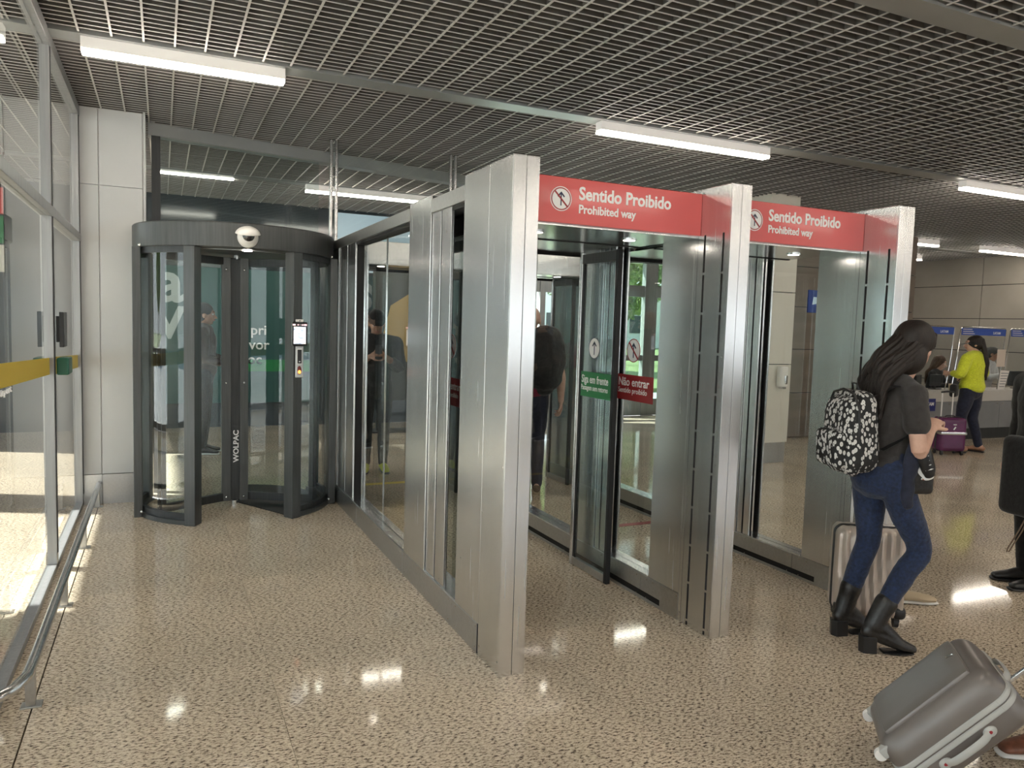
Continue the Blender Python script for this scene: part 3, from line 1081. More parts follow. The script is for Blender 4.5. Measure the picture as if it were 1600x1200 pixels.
# ================================================================== CEILING LIGHTS
def strip_light(x0, x1, y, label, zb=3.10, parentless=True):
    t = empty('ceiling_light', ((x0 + x1) / 2, y, zb), 0, label, 'ceiling light', 'white linear strip lights')
    w = (x1 - x0) / 2
    MB().box(-w, w, -.045, .045, .022, .112).build('housing', M['lampwhite'], t, .003)
    MB().box(-w + .003, w - .003, -.043, .043, 0, .022).build('diffuser', M['lamp'], t, .003)
    for x in (-w + .12, w - .12):
        MB().box(x - .02, x + .02, -.02, .02, .112, .125).build('mounting_clip', M['channel'], t)
    return t


strip_light(-.425, .735, 5.27, 'strip light above the floor left of the revolving door, nearest the left glass')
strip_light(3.12, 4.84, 5.27, 'strip light above the right red sign, between the two service channel runs')
strip_light(7.45, 9.2, 5.27, 'strip light cut by the right edge, highest of those at right')
strip_light(11.6, 13.3, 5.27, 'strip light of the near row beyond the right picture edge')
strip_light(-4.4, -2.7, 5.27, 'strip light over the room behind the left glass')
for i, (a, b) in enumerate(((-4.4, -2.9), (1.58, 3.3), (5.9, 7.6), (10.15, 11.85), (13.0, 14.7))):
    strip_light(a, b, 9.5 if i < 3 else 8.75, ['strip light far behind the left glass', 'strip light seen above the leftmost gate wall, behind the twin pole', 'strip light hidden behind the gate walls, far row',
                'upper strip light just right of the rightmost gate wall', 'strip light over the check-in counter, at the right picture edge'][i])
strip_light(12.0, 13.75, 10.5, 'lower strip light just right of the rightmost gate wall, near the grey wall')
strip_light(-.02, .78, 9.66, 'thin strip light seen through the glass over the revolving door, upper left', 3.18)
for i, x in enumerate((-4.4, .2, 4.0, 7.8, 11.6)):  # unseen rows behind the camera, added to light the floor
    for j, y in enumerate((1.2, -1.6, -4.4)):
        strip_light(x, x + 1.7, y, 'unseen strip light added over the hall behind the camera, row %s, %s along' % (['nearest', 'middle', 'rearmost'][j], ['first from the left', 'second', 'third', 'fourth', 'last'][i]))

# ================================================================== PEOPLE
M['skin'] = tone(mat('skin', (.62, .38, .29), .55), (.58, .35, .26), (.66, .42, .32), (20, 20, 20))
M['skin2'] = tone(mat('tanned_skin', (.42, .23, .15), .55), (.38, .20, .13), (.46, .26, .17), (20, 20, 20))
M['hair_dark'] = tone(mat('dark_brown_hair', (.012, .008, .006), .62), (.006, .004, .003), (.020, .012, .009), (120, 120, 6))
M['hair_brown'] = tone(mat('brown_hair', (.09, .045, .025), .5), (.06, .03, .017), (.13, .07, .04), (120, 120, 6))
M['hair_grey'] = tone(mat('dark_grey_hair', (.05, .048, .046), .5), (.035, .034, .033), (.07, .068, .065), (120, 120, 6))
M['eye'] = mat('eye', (.75, .73, .70), .2)
M['iris'] = mat('iris', (.03, .018, .01), .2)
M['lip'] = mat('lips', (.45, .16, .13), .5)
M['jeans'] = cloth('blue_denim', (.009, .021, .064), .45, 70)
M['jeans2'] = cloth('faded_blue_denim', (.10, .20, .42), .5, 60)
M['tee'] = cloth('charcoal_cotton', (.030, .026, .025), .2, 40)
M['blackcloth'] = cloth('black_fabric', (.010, .010, .011), .3, 40)
M['navycloth'] = cloth('navy_fabric', (.010, .014, .035), .3, 40)
M['lime'] = cloth('lime_knit', (.62, .68, .035), .15, 60)
M['maroon'] = cloth('maroon_cotton', (.22, .012, .04), .2, 40)
M['brownjacket'] = cloth('dark_brown_jacket', (.040, .026, .022), .3, 40)
M['whitecloth'] = cloth('white_cotton', (.66, .65, .64), .08, 40)
M['khaki'] = cloth('khaki_cotton', (.34, .24, .16), .15, 40)
M['leather'] = tone(mat('black_leather', (.016, .015, .015), .32), (.011, .010, .010), (.026, .024, .023), (60, 60, 60), rough=(.25, .45), bump=.15)
M['brownleather'] = tone(mat('brown_leather', (.16, .055, .03), .4), (.12, .04, .022), (.2, .075, .042), (40, 40, 40), bump=.2)
M['suede'] = tone(mat('brown_suede', (.13, .09, .06), .9), (.11, .075, .05), (.15, .105, .07), (40, 40, 40))
M['whiterub'] = mat('white_rubber_sole', (.74, .73, .71), .6)
M['beige'] = mat('beige_canvas', (.50, .40, .27), .8)


def jdef(h=1.68, male=False):
    k = h / 1.68
    sh = .205 if male else .175
    return {n: Vector(v) * k for n, v in dict(
        P=(0, 0, .93), Wt=(0, 0, 1.05), Ch=(.0, 0, 1.25), N=(-.01, 0, 1.40), H=(.02, 0, 1.555),
        SL=(0, sh, 1.35), SR=(0, -sh, 1.35), EL=(-.02, sh + .05, 1.08), ER=(-.02, -sh - .05, 1.08), WL=(.04, sh + .05, .85), WR=(.04, -sh - .05, .85),
        HL=(0, .085, .90), HR=(0, -.085, .90), KL=(.01, .09, .49), KR=(.01, -.09, .49), AL=(-.02, .09, .085), AR=(-.02, -.09, .085),
        FL=(1, .12, 0), FR=(1, -.12, 0)).items()}


def hand(mb, wr, el, pn, sgn, curl=25, k=1.0):
    """palm, four unequal bent fingers and a thumb leaving the side of the palm"""
    d = (wr - el).normalized()
    pn = (Vector(pn) - d * d.dot(Vector(pn))).normalized()
    l = d.cross(pn) * sgn
    mb.limb([wr - d * .01, wr + d * .03 * k, wr + d * .082 * k], [(.026 * k, .019 * k), (.036 * k, .015 * k), (.038 * k, .012 * k)], side=l, n=12)
    for i, L_ in enumerate((.066, .076, .071, .056)):
        p = wr + d * .082 * k + l * (.031 - i * .0208) * k
        pts = [p - d * .02 * k]
        a = 0
        q = p
        for f in (.45, .32, .25):
            a += R(curl * (1 + .12 * i))
            dd = d * math.cos(a) + pn * math.sin(a) + l * (.10 - .06 * i)
            q = q + dd.normalized() * L_ * f * k
            pts.append(q)
        mb.limb(pts, [.0092 * k, .0088 * k, .0082 * k, .0070 * k], side=l, n=8)
    b = wr + d * .02 * k + l * .026 * k
    t1 = b + (d * .62 + l * .62 + pn * .35).normalized() * .040 * k
    t2 = t1 + (d * .85 + l * .25 + pn * .5).normalized() * .030 * k
    mb.limb([b - l * .01, b, t1, t2], [.013 * k, .0125 * k, .0105 * k, .0085 * k], side=l, n=8)


def face_rot(yaw, pitch, roll=0):
    return Matrix.Rotation(R(yaw), 3, 'Z') @ Matrix.Rotation(R(pitch), 3, 'Y') @ Matrix.Rotation(R(roll), 3, 'X')


def person(loc, rz, label, group=None, J=None, h=1.68, male=False, skin='skin', top='tee', sleeve='short', bottom='jeans', shoe='leather',
           hair=('long', 'hair_dark'), head=(0, 0, 0), vox=.0065, curl=(25, 25), palm=((0, -1, 0), (0, 1, 0)), boots=False, belly=0, lift=0.0,
           toph=.80, legw=1.0, sole='black', topslack=0.012):
    j = jdef(h, male)
    for a, v in (J or {}).items():
        j[a] = Vector(v)
    k = h / 1.68
    o = empty('person', loc, rz, label, 'person', group)
    sk = M[skin]
    mb = MB()
    tw = 1.12 if male else 1.0
    hipw = .150 if male else .165
    up = (j['N'] - j['P']).normalized()
    sd = (j['SL'] - j['SR']).normalized()
    hd = (j['HL'] - j['HR']).normalized()
    chest_c = (j['SL'] + j['SR']) / 2
    tors = [j['P'] - up * .06 * k, j['P'], j['Wt'], j['Ch'], chest_c + up * .0]
    trad = [(hipw * .8 * k, .095 * k), (hipw * k, .105 * k), ((.118 * tw) * k, (.085 + belly) * k), (.138 * tw * k, .100 * k), (.130 * tw * k, .075 * k)]
    mb.limb(tors, trad, side=sd, n=20)
    mb.limb([chest_c - up * .03, j['N'], j['H'] - Vector((0, 0, .05 * k))], [(.07 * k, .06 * k), (.052 * tw * k, .052 * k), (.048 * tw * k, .050 * k)], side=sd)
    mb.limb([j['SL'] + sd * .0, chest_c + up * .03 * k, j['SR']], [.048 * tw * k, .06 * k, .048 * tw * k], side=(1, 0, 0))
    for s in 'LR':
        mb.limb([j['S' + s], j['S' + s].lerp(j['E' + s], .4), j['E' + s], j['E' + s].lerp(j['W' + s], .3), j['W' + s]],
                [.049 * tw * k, .043 * tw * k, .036 * tw * k, .037 * tw * k, .025 * tw * k], side=(1, 0, 0))
        hand(mb, j['W' + s], j['E' + s], palm[0 if s == 'L' else 1], 1 if s == 'L' else -1, curl[0 if s == 'L' else 1], k * (1.08 if male else 1))
        mb.limb([j['H' + s], j['H' + s].lerp(j['K' + s], .4), j['K' + s], j['K' + s].lerp(j['A' + s], .35), j['A' + s]],
                [.083 * k, .074 * k, .054 * k, .053 * k, .036 * k], side=(0, 1, 0))
        f = j['F' + s].normalized()
        if boots:
            mb.limb([j['A' + s], j['A' + s] - Vector((0, 0, .04))], [.032, .030])
            continue
        mb.limb([j['A' + s] - f * .02, j['A' + s] + f * .06 - Vector((0, 0, .035)), j['A' + s] + f * .15 - Vector((0, 0, .05 if not boots else .10))], [(.034, .035), (.036, .026), (.034, .016)], side=f.cross(Vector((0, 0, 1))))
    # head
    hr = face_rot(*head)
    hc = j['H']
    q = k * (1.04 if male else 1.0)

    def T(x, y, z):
        return hc + hr @ Vector((x, y, z)) * q
    mb.ball(T(-.012, 0, .028), (.094 * q, .075 * q, .088 * q), 20, 14, hr)
    mb.ball(T(.022, 0, -.025), (.066 * q, .060 * q, .085 * q), 20, 14, hr)
    mb.ball(T(.044, 0, -.082), (.034 * q, .034 * q, .026 * q), 14, 10, hr)
    mb.limb([T(.083, 0, .012), T(.098, 0, -.018), T(.107, 0, -.034)], [.008 * q, .010 * q, .013 * q], side=hr @ Vector((0, 1, 0)), n=8)
    mb.ball(T(.090, .0, -.036), (.012 * q, .018 * q, .009 * q), 10, 8, hr)
    for sy in (1, -1):
        mb.ball(T(-.008, sy * .076, -.012), (.020 * q, .008 * q, .032 * q), 12, 8, hr)
        mb.ball(T(.062, sy * .030, -.022), (.022 * q, .018 * q, .018 * q), 10, 8, hr)
    mb.limb([T(.074, .035, .030), T(.087, 0, .026), T(.074, -.035, .030)], [.008 * q, .010 * q, .008 * q], side=hr @ Vector((0, 0, 1)), n=8)
    body = mb.build('body', sk, o, remesh=vox, sm=4)
    for sy in (1, -1):
        e = MB().ball(T(.0765, sy * .031, .004), (.011, .013, .0095), 12, 8, hr).build('eye', M['eye'], o, smooth=True)
        MB().ball(T(.0865, sy * .031, .004), (.0028, .0055, .0055), 10, 6, hr).build('iris', M['iris'], e, smooth=True)
        MB().limb([T(.087, sy * .016, .026), T(.089, sy * .033, .031), T(.080, sy * .050, .026)], [.003, .0035, .002], n=6).build('eyebrow', M[hair[1]], o, smooth=True)
    MB().limb([T(.078, .023, -.060), T(.090, 0, -.058), T(.078, -.023, -.060)], [(.003, .003), (.0075, .006), (.003, .003)], side=hr @ Vector((0, 0, 1)), n=8).build('lips', M['lip'], o, smooth=True)
    # lower garment
    g = topslack
    pm = MB()
    w0 = j['P'].lerp(j['Wt'], .45)
    pm.limb([w0, j['P'], j['P'] - up * .07 * k], [(hipw * .86 * k + .012, .105 * k), (hipw * k + .016, .120 * k), (hipw * .9 * k + .012, .112 * k)], side=hd, n=20)
    for s in 'LR':
        hh, kk, aa = j['H' + s], j['K' + s], j['A' + s]
        end = aa.lerp(kk, .02) if not boots else aa.lerp(kk, .12)
        rr = [.095 * k, .088 * k * legw, .064 * k * legw, .062 * k * legw, .049 * k * legw]
        pm.limb([hh + Vector((0, 0, .02)), hh.lerp(kk, .45), kk, kk.lerp(aa, .35), end], rr, side=(0, 1, 0))
    pm.build('trousers', M[bottom], o, remesh=max(.008, vox), sm=4, wrinkle=.010)
    # upper garment
    tm_ = MB()
    tb = j['P'] + (j['Wt'] - j['P']) * (1 - toph) * 1.0
    tm_.limb([tb, j['Wt'], j['Ch'], chest_c + up * .01], [(hipw * .93 * k + g, .112 * k + g), (.128 * tw * k + g, (.095 + belly) * k + g), (.142 * tw * k + g, .108 * k + g), (.132 * tw * k + g, .080 * k + g)], side=sd, n=20, round_ends=True)
    tm_.limb([j['SL'], chest_c + up * .035 * k, j['SR']], [.056 * tw * k + g * .5, .066 * k + g * .5, .056 * tw * k + g * .5], side=(1, 0, 0))
    for s in 'LR':
        S_, E_, W_ = j['S' + s], j['E' + s], j['W' + s]
        if sleeve == 'short':
            tm_.limb([S_, S_.lerp(E_, .3), S_.lerp(E_, .52)], [.060 * tw * k + g * .4, .058 * tw * k + g * .5, .060 * tw * k + g * .5], side=(1, 0, 0))
        elif sleeve == 'long':
            tm_.limb([S_, S_.lerp(E_, .5), E_, E_.lerp(W_, .5), E_.lerp(W_, .93)], [.060 * tw * k + g * .4, .056 * tw * k + g * .4, .050 * tw * k + g * .3, .046 * tw * k, .038 * tw * k], side=(1, 0, 0))
        elif sleeve == 'mid':
            tm_.limb([S_, S_.lerp(E_, .5), E_, E_.lerp(W_, .5)], [.060 * tw * k + g * .4, .058 * tw * k + g * .4, .054 * tw * k + g * .3, .050 * tw * k], side=(1, 0, 0))
    tm_.build('top', M[top], o, remesh=max(.008, vox), sm=4, wrinkle=.012)
    # shoes
    for s in 'LR':
        aa = j['A' + s]
        f = j['F' + s].normalized()
        kk = j['K' + s]
        sdv = f.cross(Vector((0, 0, 1))).normalized()
        if boots:
            sh = (kk - aa).normalized()
            b = MB()
            b.limb([aa + sh * .10, aa + sh * .03, aa - f * .005 - Vector((0, 0, .03))], [(.052, .056), (.046, .050), (.044, .052)], side=sdv)
            b.limb([aa - f * .0 - Vector((0, 0, .02)), aa + f * .06 - Vector((0, 0, .062)), aa + f * .12 - Vector((0, 0, .105))], [(.040, .045), (.038, .034), (.036, .022)], side=sdv)
            b.limb([aa - f * .035 - Vector((0, 0, .055)), aa + f * .05 - Vector((0, 0, .085)), aa + f * .12 - Vector((0, 0, .118)), aa + f * .185 - Vector((0, 0, .138))], [(.034, .045), (.039, .042), (.043, .030), (.030, .020)], side=sdv)
            bo = b.build('boot', M[shoe], o, remesh=.006, sm=4)
            c0 = aa - f * .062 - Vector((0, 0, .165))
            m = MB()
            pts = []
            for (u, v) in ((-.02, .032), (.045, .034), (.052, 0), (.045, -.034), (-.02, -.032), (-.034, 0)):
                pts.append(c0 + f * (u + .02) + sdv * v)
            n = len(pts)
            m.v = [tuple(p) for p in pts] + [tuple(p + Vector((0, 0, .085)) - f * .004) for p in pts]
            m.f = [tuple(range(n))[::-1], tuple(range(n, 2 * n))] + [(i, (i + 1) % n, n + (i + 1) % n, n + i) for i in range(n)]
            m.build('heel', M[sole], bo, .003)
            MB().limb([c0 + f * .10 + Vector((0, 0, .008)), c0 + f * .17 + Vector((0, 0, .006)), c0 + f * .245 + Vector((0, 0, .008))], [(.034, .006), (.043, .007), (.028, .006)], side=sdv).build('sole', M[sole], bo, smooth=True)
        else:
            b = MB()
            z = Vector((0, 0, 1))
            g0 = aa - z * .085 * k
            b.limb([g0 - f * .045 + z * .055, g0 + f * .03 + z * .055, g0 + f * .11 + z * .040, g0 + f * .175 + z * .030], [(.036, .036), (.040, .040), (.045, .026), (.034, .020)], side=sdv)
            b.limb([g0 + z * .06, g0 + z * .095], [(.040, .044), (.040, .044)], side=sdv)
            bo = b.build('shoe', M[shoe], o, remesh=.006, sm=4)
            MB().limb([g0 - f * .055 + z * .010, g0 + f * .03 + z * .010, g0 + f * .12 + z * .010, g0 + f * .190 + z * .010], [(.036, .012), (.040, .012), (.047, .012), (.034, .012)], side=sdv).build('sole', M[sole], bo, smooth=True)
    # hair
    hm = M[hair[1]]
    st = hair[0]
    if st != 'bald':
        b = MB()
        # cap of hair behind the hairline
        b.ball(T(-.020, 0, .040), (.098 * q, .084 * q, .092 * q), 22, 16, hr)
        b.ball(T(-.045, 0, -.005), (.072 * q, .080 * q, .085 * q), 18, 12, hr)
        if st == 'short':
            pass
        if st == 'wavy':
            b.ball(T(-.028, 0, .040), (.112 * q, .100 * q, .105 * q), 22, 16, hr)
            b.ball(T(-.06, 0, -.05), (.085 * q, .095 * q, .10 * q), 18, 12, hr)
        if st == 'bun':
            b.ball(T(-.10, 0, .055), (.04, .045, .04), 14, 10, hr)
        hh = b.build('hair', hm, o, remesh=.008, sm=3, wrinkle=.012)
        rnd = random.Random(len(label))
        if st in ('long', 'wavy', 'pony'):
            b = MB()
            nl = {'long': 26, 'wavy': 110, 'pony': 22}[st]
            for i in range(nl):
                an = R(rnd.uniform(-128, 128)) if st != 'pony' else R(rnd.uniform(-25, 25))
                rr = .088 * q
                p0 = T(-rr * math.cos(an) * 1.05 - .01, rr * math.sin(an) * .92, .045 + rnd.uniform(-.03, .03))
                Ln = {'long': .38, 'wavy': rnd.uniform(.26, .42), 'pony': .52}[st] * k
                back = j['Ch'] - Vector((.12, 0, 0))
                pts = [p0]
                ph = rnd.uniform(0, 6.28)
                for t in (.2, .4, .6, .8, 1.0):
                    tgt = Vector((chest_c.x - .105 - .03 * t, p0.y * (1.0 + .25 * t), p0.z - Ln * t))
                    if st == 'pony':
                        tgt = Vector((chest_c.x - .13, p0.y * .7, p0.z - Ln * t))
                    p = p0.lerp(tgt, min(1, t * 1.7))
                    p.z = p0.z - Ln * t
                    wv = .016 if st == 'wavy' else .004
                    p += Vector((math.sin(ph + t * 9) * wv, math.cos(ph + t * 8) * wv, 0))
                    pts.append(p)
                r0 = {'long': .020, 'wavy': .017, 'pony': .022}[st]
                b.limb(pts, [r0, r0 * 1.1, r0, r0 * .85, r0 * .6, r0 * .25], n=8)
            b.build('hair_lengths', hm, o, smooth=True, kind='stuff')
    return o, j, T


# --- woman striding in the foreground with a patterned backpack
ww, wj, wT = person((3.36, 2.64, 0), R(-17), 'woman walking with long wavy dark hair, charcoal tee, blue jeans and patterned backpack', h=1.62, vox=.0045,
    J=dict(P=(-.07, 0, .93), Wt=(-.055, 0, 1.04), Ch=(-.03, 0, 1.20), N=(.005, 0, 1.355), H=(.080, .0, 1.525),
           SL=(-.01, .155, 1.30), SR=(-.02, -.155, 1.30), ER=(-.012, -.21, 1.035), WR=(.125, -.10, 1.13), EL=(-.02, .22, 1.04), WL=(.05, .24, .84),
           HL=(-.07, .08, .90), HR=(-.06, -.08, .90), KR=(.115, -.09, .52), AR=(-.10, -.10, .165), KL=(-.05, .08, .53), AL=(-.13, .12, .165),
           FR=(1, -.22, 0), FL=(1, .1, 0)),
    top='tee', sleeve='short', bottom='jeans', boots=True, shoe='leather', hair=('wavy', 'hair_dark'), head=(28, 8, 0), curl=(40, 38), palm=((0, -1, 0), (0, .3, -1)), toph=.95, legw=.95)

# --- man in dark jacket behind the revolving door
person((.43, 9.32, 0), R(-8), 'bearded man in dark brown jacket standing behind the revolving door', h=1.72, male=True, skin='skin2',
       top='brownjacket', sleeve='long', bottom='blackcloth', shoe='black', sole='whiterub', hair=('short', 'hair_dark'), topslack=.03, vox=.009,
       J=dict(EL=(.02, .27, 1.12), WL=(.22, .2, 1.05), ER=(.02, -.27, 1.12), WR=(.22, -.2, 1.05)))
# --- bald man inside the right passage, seen through the glass
person((3.12, 6.35, 0), R(72), 'bald man in maroon shirt and dark vest seen through the glass of the gate', h=1.76, male=True, skin='skin',
       top='maroon', sleeve='short', bottom='navycloth', shoe='suede', sole='beige', hair=('bald', 'hair_grey'), topslack=.03, vox=.008,
       J=dict(ER=(-.03, -.29, 1.12), WR=(.04, -.31, .88)))
person((3.26, 6.98, 0), R(80), 'person in red shirt and khaki trousers behind the bald man, mostly hidden', h=1.66, male=True, skin='skin2',
       top='maroon', sleeve='short', bottom='khaki', shoe='suede', sole='beige', hair=('short', 'hair_dark'), topslack=.03, vox=.01)
# --- person with cap and phone in the left passage
pp, pj, pT = person((2.02, 7.75, 0), R(-100), 'person in black cap looking at a phone, seen through the leftmost gate glass', h=1.68, male=True, skin='skin2',
       top='blackcloth', sleeve='mid', bottom='blackcloth', shoe='lime', sole='black', hair=('short', 'hair_dark'), topslack=.02, vox=.009, head=(0, 22, 0),
       J=dict(EL=(.03, .24, 1.10), WL=(.24, .07, 1.22), ER=(.03, -.24, 1.10), WR=(.24, -.07, 1.22)))
# --- woman in lime cardigan at the counter
yw, yj, yT = person((10.2, 6.85, 0), R(98), 'woman in lime cardigan and black cap with very long dark hair at the check-in counter', h=1.58, vox=.009,
       top='lime', sleeve='mid', bottom='navycloth', shoe='skin2', sole='black', hair=('pony', 'hair_dark'), topslack=.03, head=(38, 0, 0),
       J=dict(EL=(.02, .25, 1.06), WL=(.20, .17, 1.06), ER=(.0, -.24, 1.05), WR=(.15, -.20, 1.0), KL=(.05, .10, .47), AL=(.02, .12, .08), AR=(-.06, -.14, .08)))
# --- two agents behind the counter
SEAT = dict(P=(0, 0, .56), Wt=(0, 0, .68), Ch=(.04, 0, .87), N=(.06, 0, 1.02), H=(.10, 0, 1.16), SL=(.05, .17, .97), SR=(.05, -.17, .97),
            EL=(.12, .22, .76), ER=(.12, -.22, .76), WL=(.33, .14, .82), WR=(.33, -.14, .82), HL=(.02, .09, .53), HR=(.02, -.09, .53),
            KL=(.40, .11, .50), KR=(.40, -.11, .50), AL=(.38, .11, .085), AR=(.38, -.11, .085))
SEAT2 = dict(SEAT)
person((11.80, 8.62, 0), R(-72), 'seated agent with brown hair and dark uniform behind the counter, left', 'check-in agents', J=SEAT, h=1.66, vox=.009,
       top='blackcloth', sleeve='long', bottom='navycloth', shoe='black', hair=('long', 'hair_brown'), head=(10, 12, 0), skin='skin')
S3 = {n: (v[0], v[1], v[2] + (.16 if n[0] not in 'KAFHP' or n == 'H' else .0)) for n, v in SEAT.items()}
S3['P'] = (0, 0, .60)
S3['Wt'] = (0, 0, .78)
gw, gj, gT = person((13.22, 8.66, 0), R(-74), 'agent with glasses, dark hair and white shirt behind the counter', 'check-in agents', J=S3, h=1.66, vox=.009,
       top='whitecloth', sleeve='long', bottom='navycloth', shoe='black', hair=('bun', 'hair_grey'), head=(12, 14, 0), skin='skin2')
yw.scale = (1.15, 1.15, 1.03)
gl_ = MB()
for sy in (1, -1):
    for i in range(16):
        a, b = 2 * PI * i / 16, 2 * PI * (i + 1) / 16
        gl_.tube([gT(.098, sy * .033 + .026 * math.cos(a), .004 + .021 * math.sin(a)), gT(.098, sy * .033 + .026 * math.cos(b), .004 + .021 * math.sin(b))], .002, 5)
    gl_.tube([gT(.096, sy * .058, .01), gT(.0, sy * .082, .0)], .002, 5)
gl_.build('spectacles', M['black'], gw)
# --- person in black at the right edge
bk, bj, bT = person((5.07, 2.93, 0), R(150), 'person in black clothes cut by the right edge, beside a hanging grey backpack', h=1.62, male=True, skin='skin',
       top='blackcloth', sleeve='mid', bottom='blackcloth', shoe='black', hair=('short', 'hair_dark'), topslack=.025, vox=.009)
# --- traveller outside the frame whose shoe shows beside the big grey suitcase
tv, tj, tT = person((3.47, 1.40, 0), R(165), 'traveller mostly outside the frame, brown lace-up shoe and blue jeans at bottom right', h=1.72, male=True,
       top='navycloth', sleeve='long', bottom='jeans2', shoe='brownleather', sole='whiterub', hair=('short', 'hair_brown'), vox=.008,
       J=dict(KR=(.24, -.11, .50), AR=(.47, -.12, .10), KL=(.10, .09, .50), AL=(-.10, .09, .12), ER=(.1, -.27, 1.10), WR=(.25, -.24, .90)))

# ------------------------------------------------------------------ things people carry
def rbox(w, d, h, r, nx=14, ny=8, nz=18, disp=None):
    """rounded box as a mesh builder; disp(p, n) may push a surface point along its normal"""
    m = MB()
    hx, hy, hz = w / 2, d / 2, h / 2
    idx = {}

    def vert(p):
        key = (round(p[0], 6), round(p[1], 6), round(p[2], 6))
        if key in idx:
            return idx[key]
        v = Vector(p)
        inn = Vector((max(-hx + r, min(hx - r, v.x)), max(-hy + r, min(hy - r, v.y)), max(-hz + r, min(hz - r, v.z))))
        n = v - inn
        n = n.normalized() if n.length > 1e-9 else Vector((0, 0, 1))
        q = inn + n * r
        if disp:
            q = q + n * disp(q, n)
        m.v.append(tuple(q))
        idx[key] = len(m.v) - 1
        return idx[key]

    def grid(n, half):
        return [-half + 2 * half * i / n for i in range(n + 1)]
    gx, gy, gz = grid(nx, hx), grid(ny, hy), grid(nz, hz)
    for s in (-1, 1):
        for i in range(nx):
            for k in range(nz):
                m.f.append(tuple(vert((a, s * hy, b)) for a, b in ((gx[i], gz[k]), (gx[i + 1], gz[k]), (gx[i + 1], gz[k + 1]), (gx[i], gz[k + 1]))))
        for i in range(ny):
            for k in range(nz):
                m.f.append(tuple(vert((s * hx, a, b)) for a, b in ((gy[i], gz[k]), (gy[i + 1], gz[k]), (gy[i + 1], gz[k + 1]), (gy[i], gz[k + 1]))))
        for i in range(nx):
            for k in range(ny):
                m.f.append(tuple(vert((a, b, s * hz)) for a, b in ((gx[i], gy[k]), (gx[i + 1], gy[k]), (gx[i + 1], gy[k + 1]), (gx[i], gy[k + 1]))))
    return m


# patterned backpack on the woman's back
pat = mat('white_ovals_on_black_print', (.02, .02, .02), .8)
vo = nd(pat, 'ShaderNodeTexVoronoi')
vo.inputs['Scale'].default_value = 1
lk(pat, coords(pat, (52, 50, 34)), vo.inputs['Vector'])
vr = ramp(pat, [(.0, (.05, .05, .05)), (.10, (.05, .05, .05)), (.13, (.58, .57, .55)), (.43, (.62, .61, .59)), (.47, (.015, .015, .016)), (1, (.012, .012, .013))])
lk(pat, vo.outputs['Distance'], vr.inputs[0])
lk(pat, vr.outputs[0], pat.node_tree.nodes['Principled BSDF'].inputs['Base Color'])
bp = empty('backpack', (0, 0, 0), 0, 'black backpack printed all over with white ovals on the walking woman', 'backpack')
bp.location = Vector((3.36, 2.64, 0)) + Matrix.Rotation(R(-17), 3, 'Z') @ Vector((-.250, -.02, 1.115))
bp.rotation_euler = (0, R(-4), R(-17))
bp.scale = (.9, .9, .93)


def bulge(p, n):
    u = (p.z + .21) / .42
    return .035 * (1 - u) * (1 if n.x < -.2 else .45) - .03 * max(0, u - .75) * 4 * (1 if n.x < 0 else 0)


M_ = rbox(.18, .29, .42, .07, 10, 12, 16, bulge).build('main_bag', pat, bp, smooth=True)
rbox(.08, .24, .20, .035, 6, 10, 8).build('front_pocket', pat, bp, smooth=True).location = (-.115, 0, -.095)
z = MB().tube([(-.045, -.150, -.15), (-.05, -.158, 0), (-.045, -.152, .12), (-.04, -.10, .195), (-.04, 0, .218), (-.04, .10, .195), (-.045, .152, .12), (-.05, .158, 0)], .007, 6)
z.build('zip', M['black'], bp, smooth=True, label='black zip')
for s in (-1, 1):
    MB().limb([(.09, s * .075, .17), (.19, s * .10, .225), (.27, s * .10, .20), (.305, s * .10, .10), (.26, s * .125, -.02), (.10, s * .13, -.10)], [(.020, .005)] * 6, side=(0, 1, 0), n=8).build('shoulder_strap', M['black'], bp, smooth=True, label='black shoulder strap')
MB().tube([(.03, -.03, .205), (.02, -.02, .245), (.02, .02, .245), (.03, .03, .205)], .006, 8).build('grab_loop', M['black'], bp, smooth=True)

# black handbag, black jacket and a sneaker hanging from her forearm
hbp = Vector((3.36, 2.64, 0)) + Matrix.Rotation(R(-17), 3, 'Z') @ Vector((.035, -.15, .875))
hb = empty('handbag', hbp, R(-22), 'small black leather handbag hanging from the walking woman\'s forearm', 'handbag')
o = rbox(.145, .06, .12, .025, 10, 6, 8).build('bag_body', M['leather'], hb, smooth=True)
MB().tube([(-.05, 0, .055), (-.045, .01, .15), (-.02, .02, .235), (.01, .02, .26), (.035, .02, .20), (.05, 0, .055)], [(.005, .011)] * 6, 8).build('bag_handle', M['leather'], hb, smooth=True)
MB().ball((.0, -.032, .02), .006, 10, 6).build('clasp', M['chrome'], hb, smooth=True)
sn = empty('sneaker', hbp + Vector((-.012, -.045, .115)), R(-22), 'black sneaker with white and orange sole dangling above the handbag', 'shoe')
zv = Vector((-.36, -.90, .22)).normalized()
xv = Vector((.25, -.15, -.95))
xv = (xv - zv * xv.dot(zv)).normalized()
sn.rotation_euler = Matrix((xv, zv.cross(xv), zv)).transposed().to_euler()
MB().limb([(-.07, 0, 0), (-.02, 0, .0), (.04, 0, -.006), (.075, 0, -.012)], [(.034, .034), (.038, .032), (.036, .022), (.026, .014)], side=(0, 1, 0)).build('upper', M['black'], sn, smooth=True)
MB().limb([(-.08, 0, -.036), (0, 0, -.036), (.05, 0, -.034), (.09, 0, -.026)], [(.034, .009), (.037, .009), (.039, .009), (.026, .008)], side=(0, 1, 0)).build('sole', M['whiterub'], sn, smooth=True)
MB().limb([(-.085, 0, -.047), (0, 0, -.048), (.05, 0, -.045), (.09, 0, -.036)], [(.034, .005), (.037, .005), (.039, .005), (.027, .005)], side=(0, 1, 0)).build('outsole', mat('orange_rubber', (.45, .08, .03), .6), sn, smooth=True)
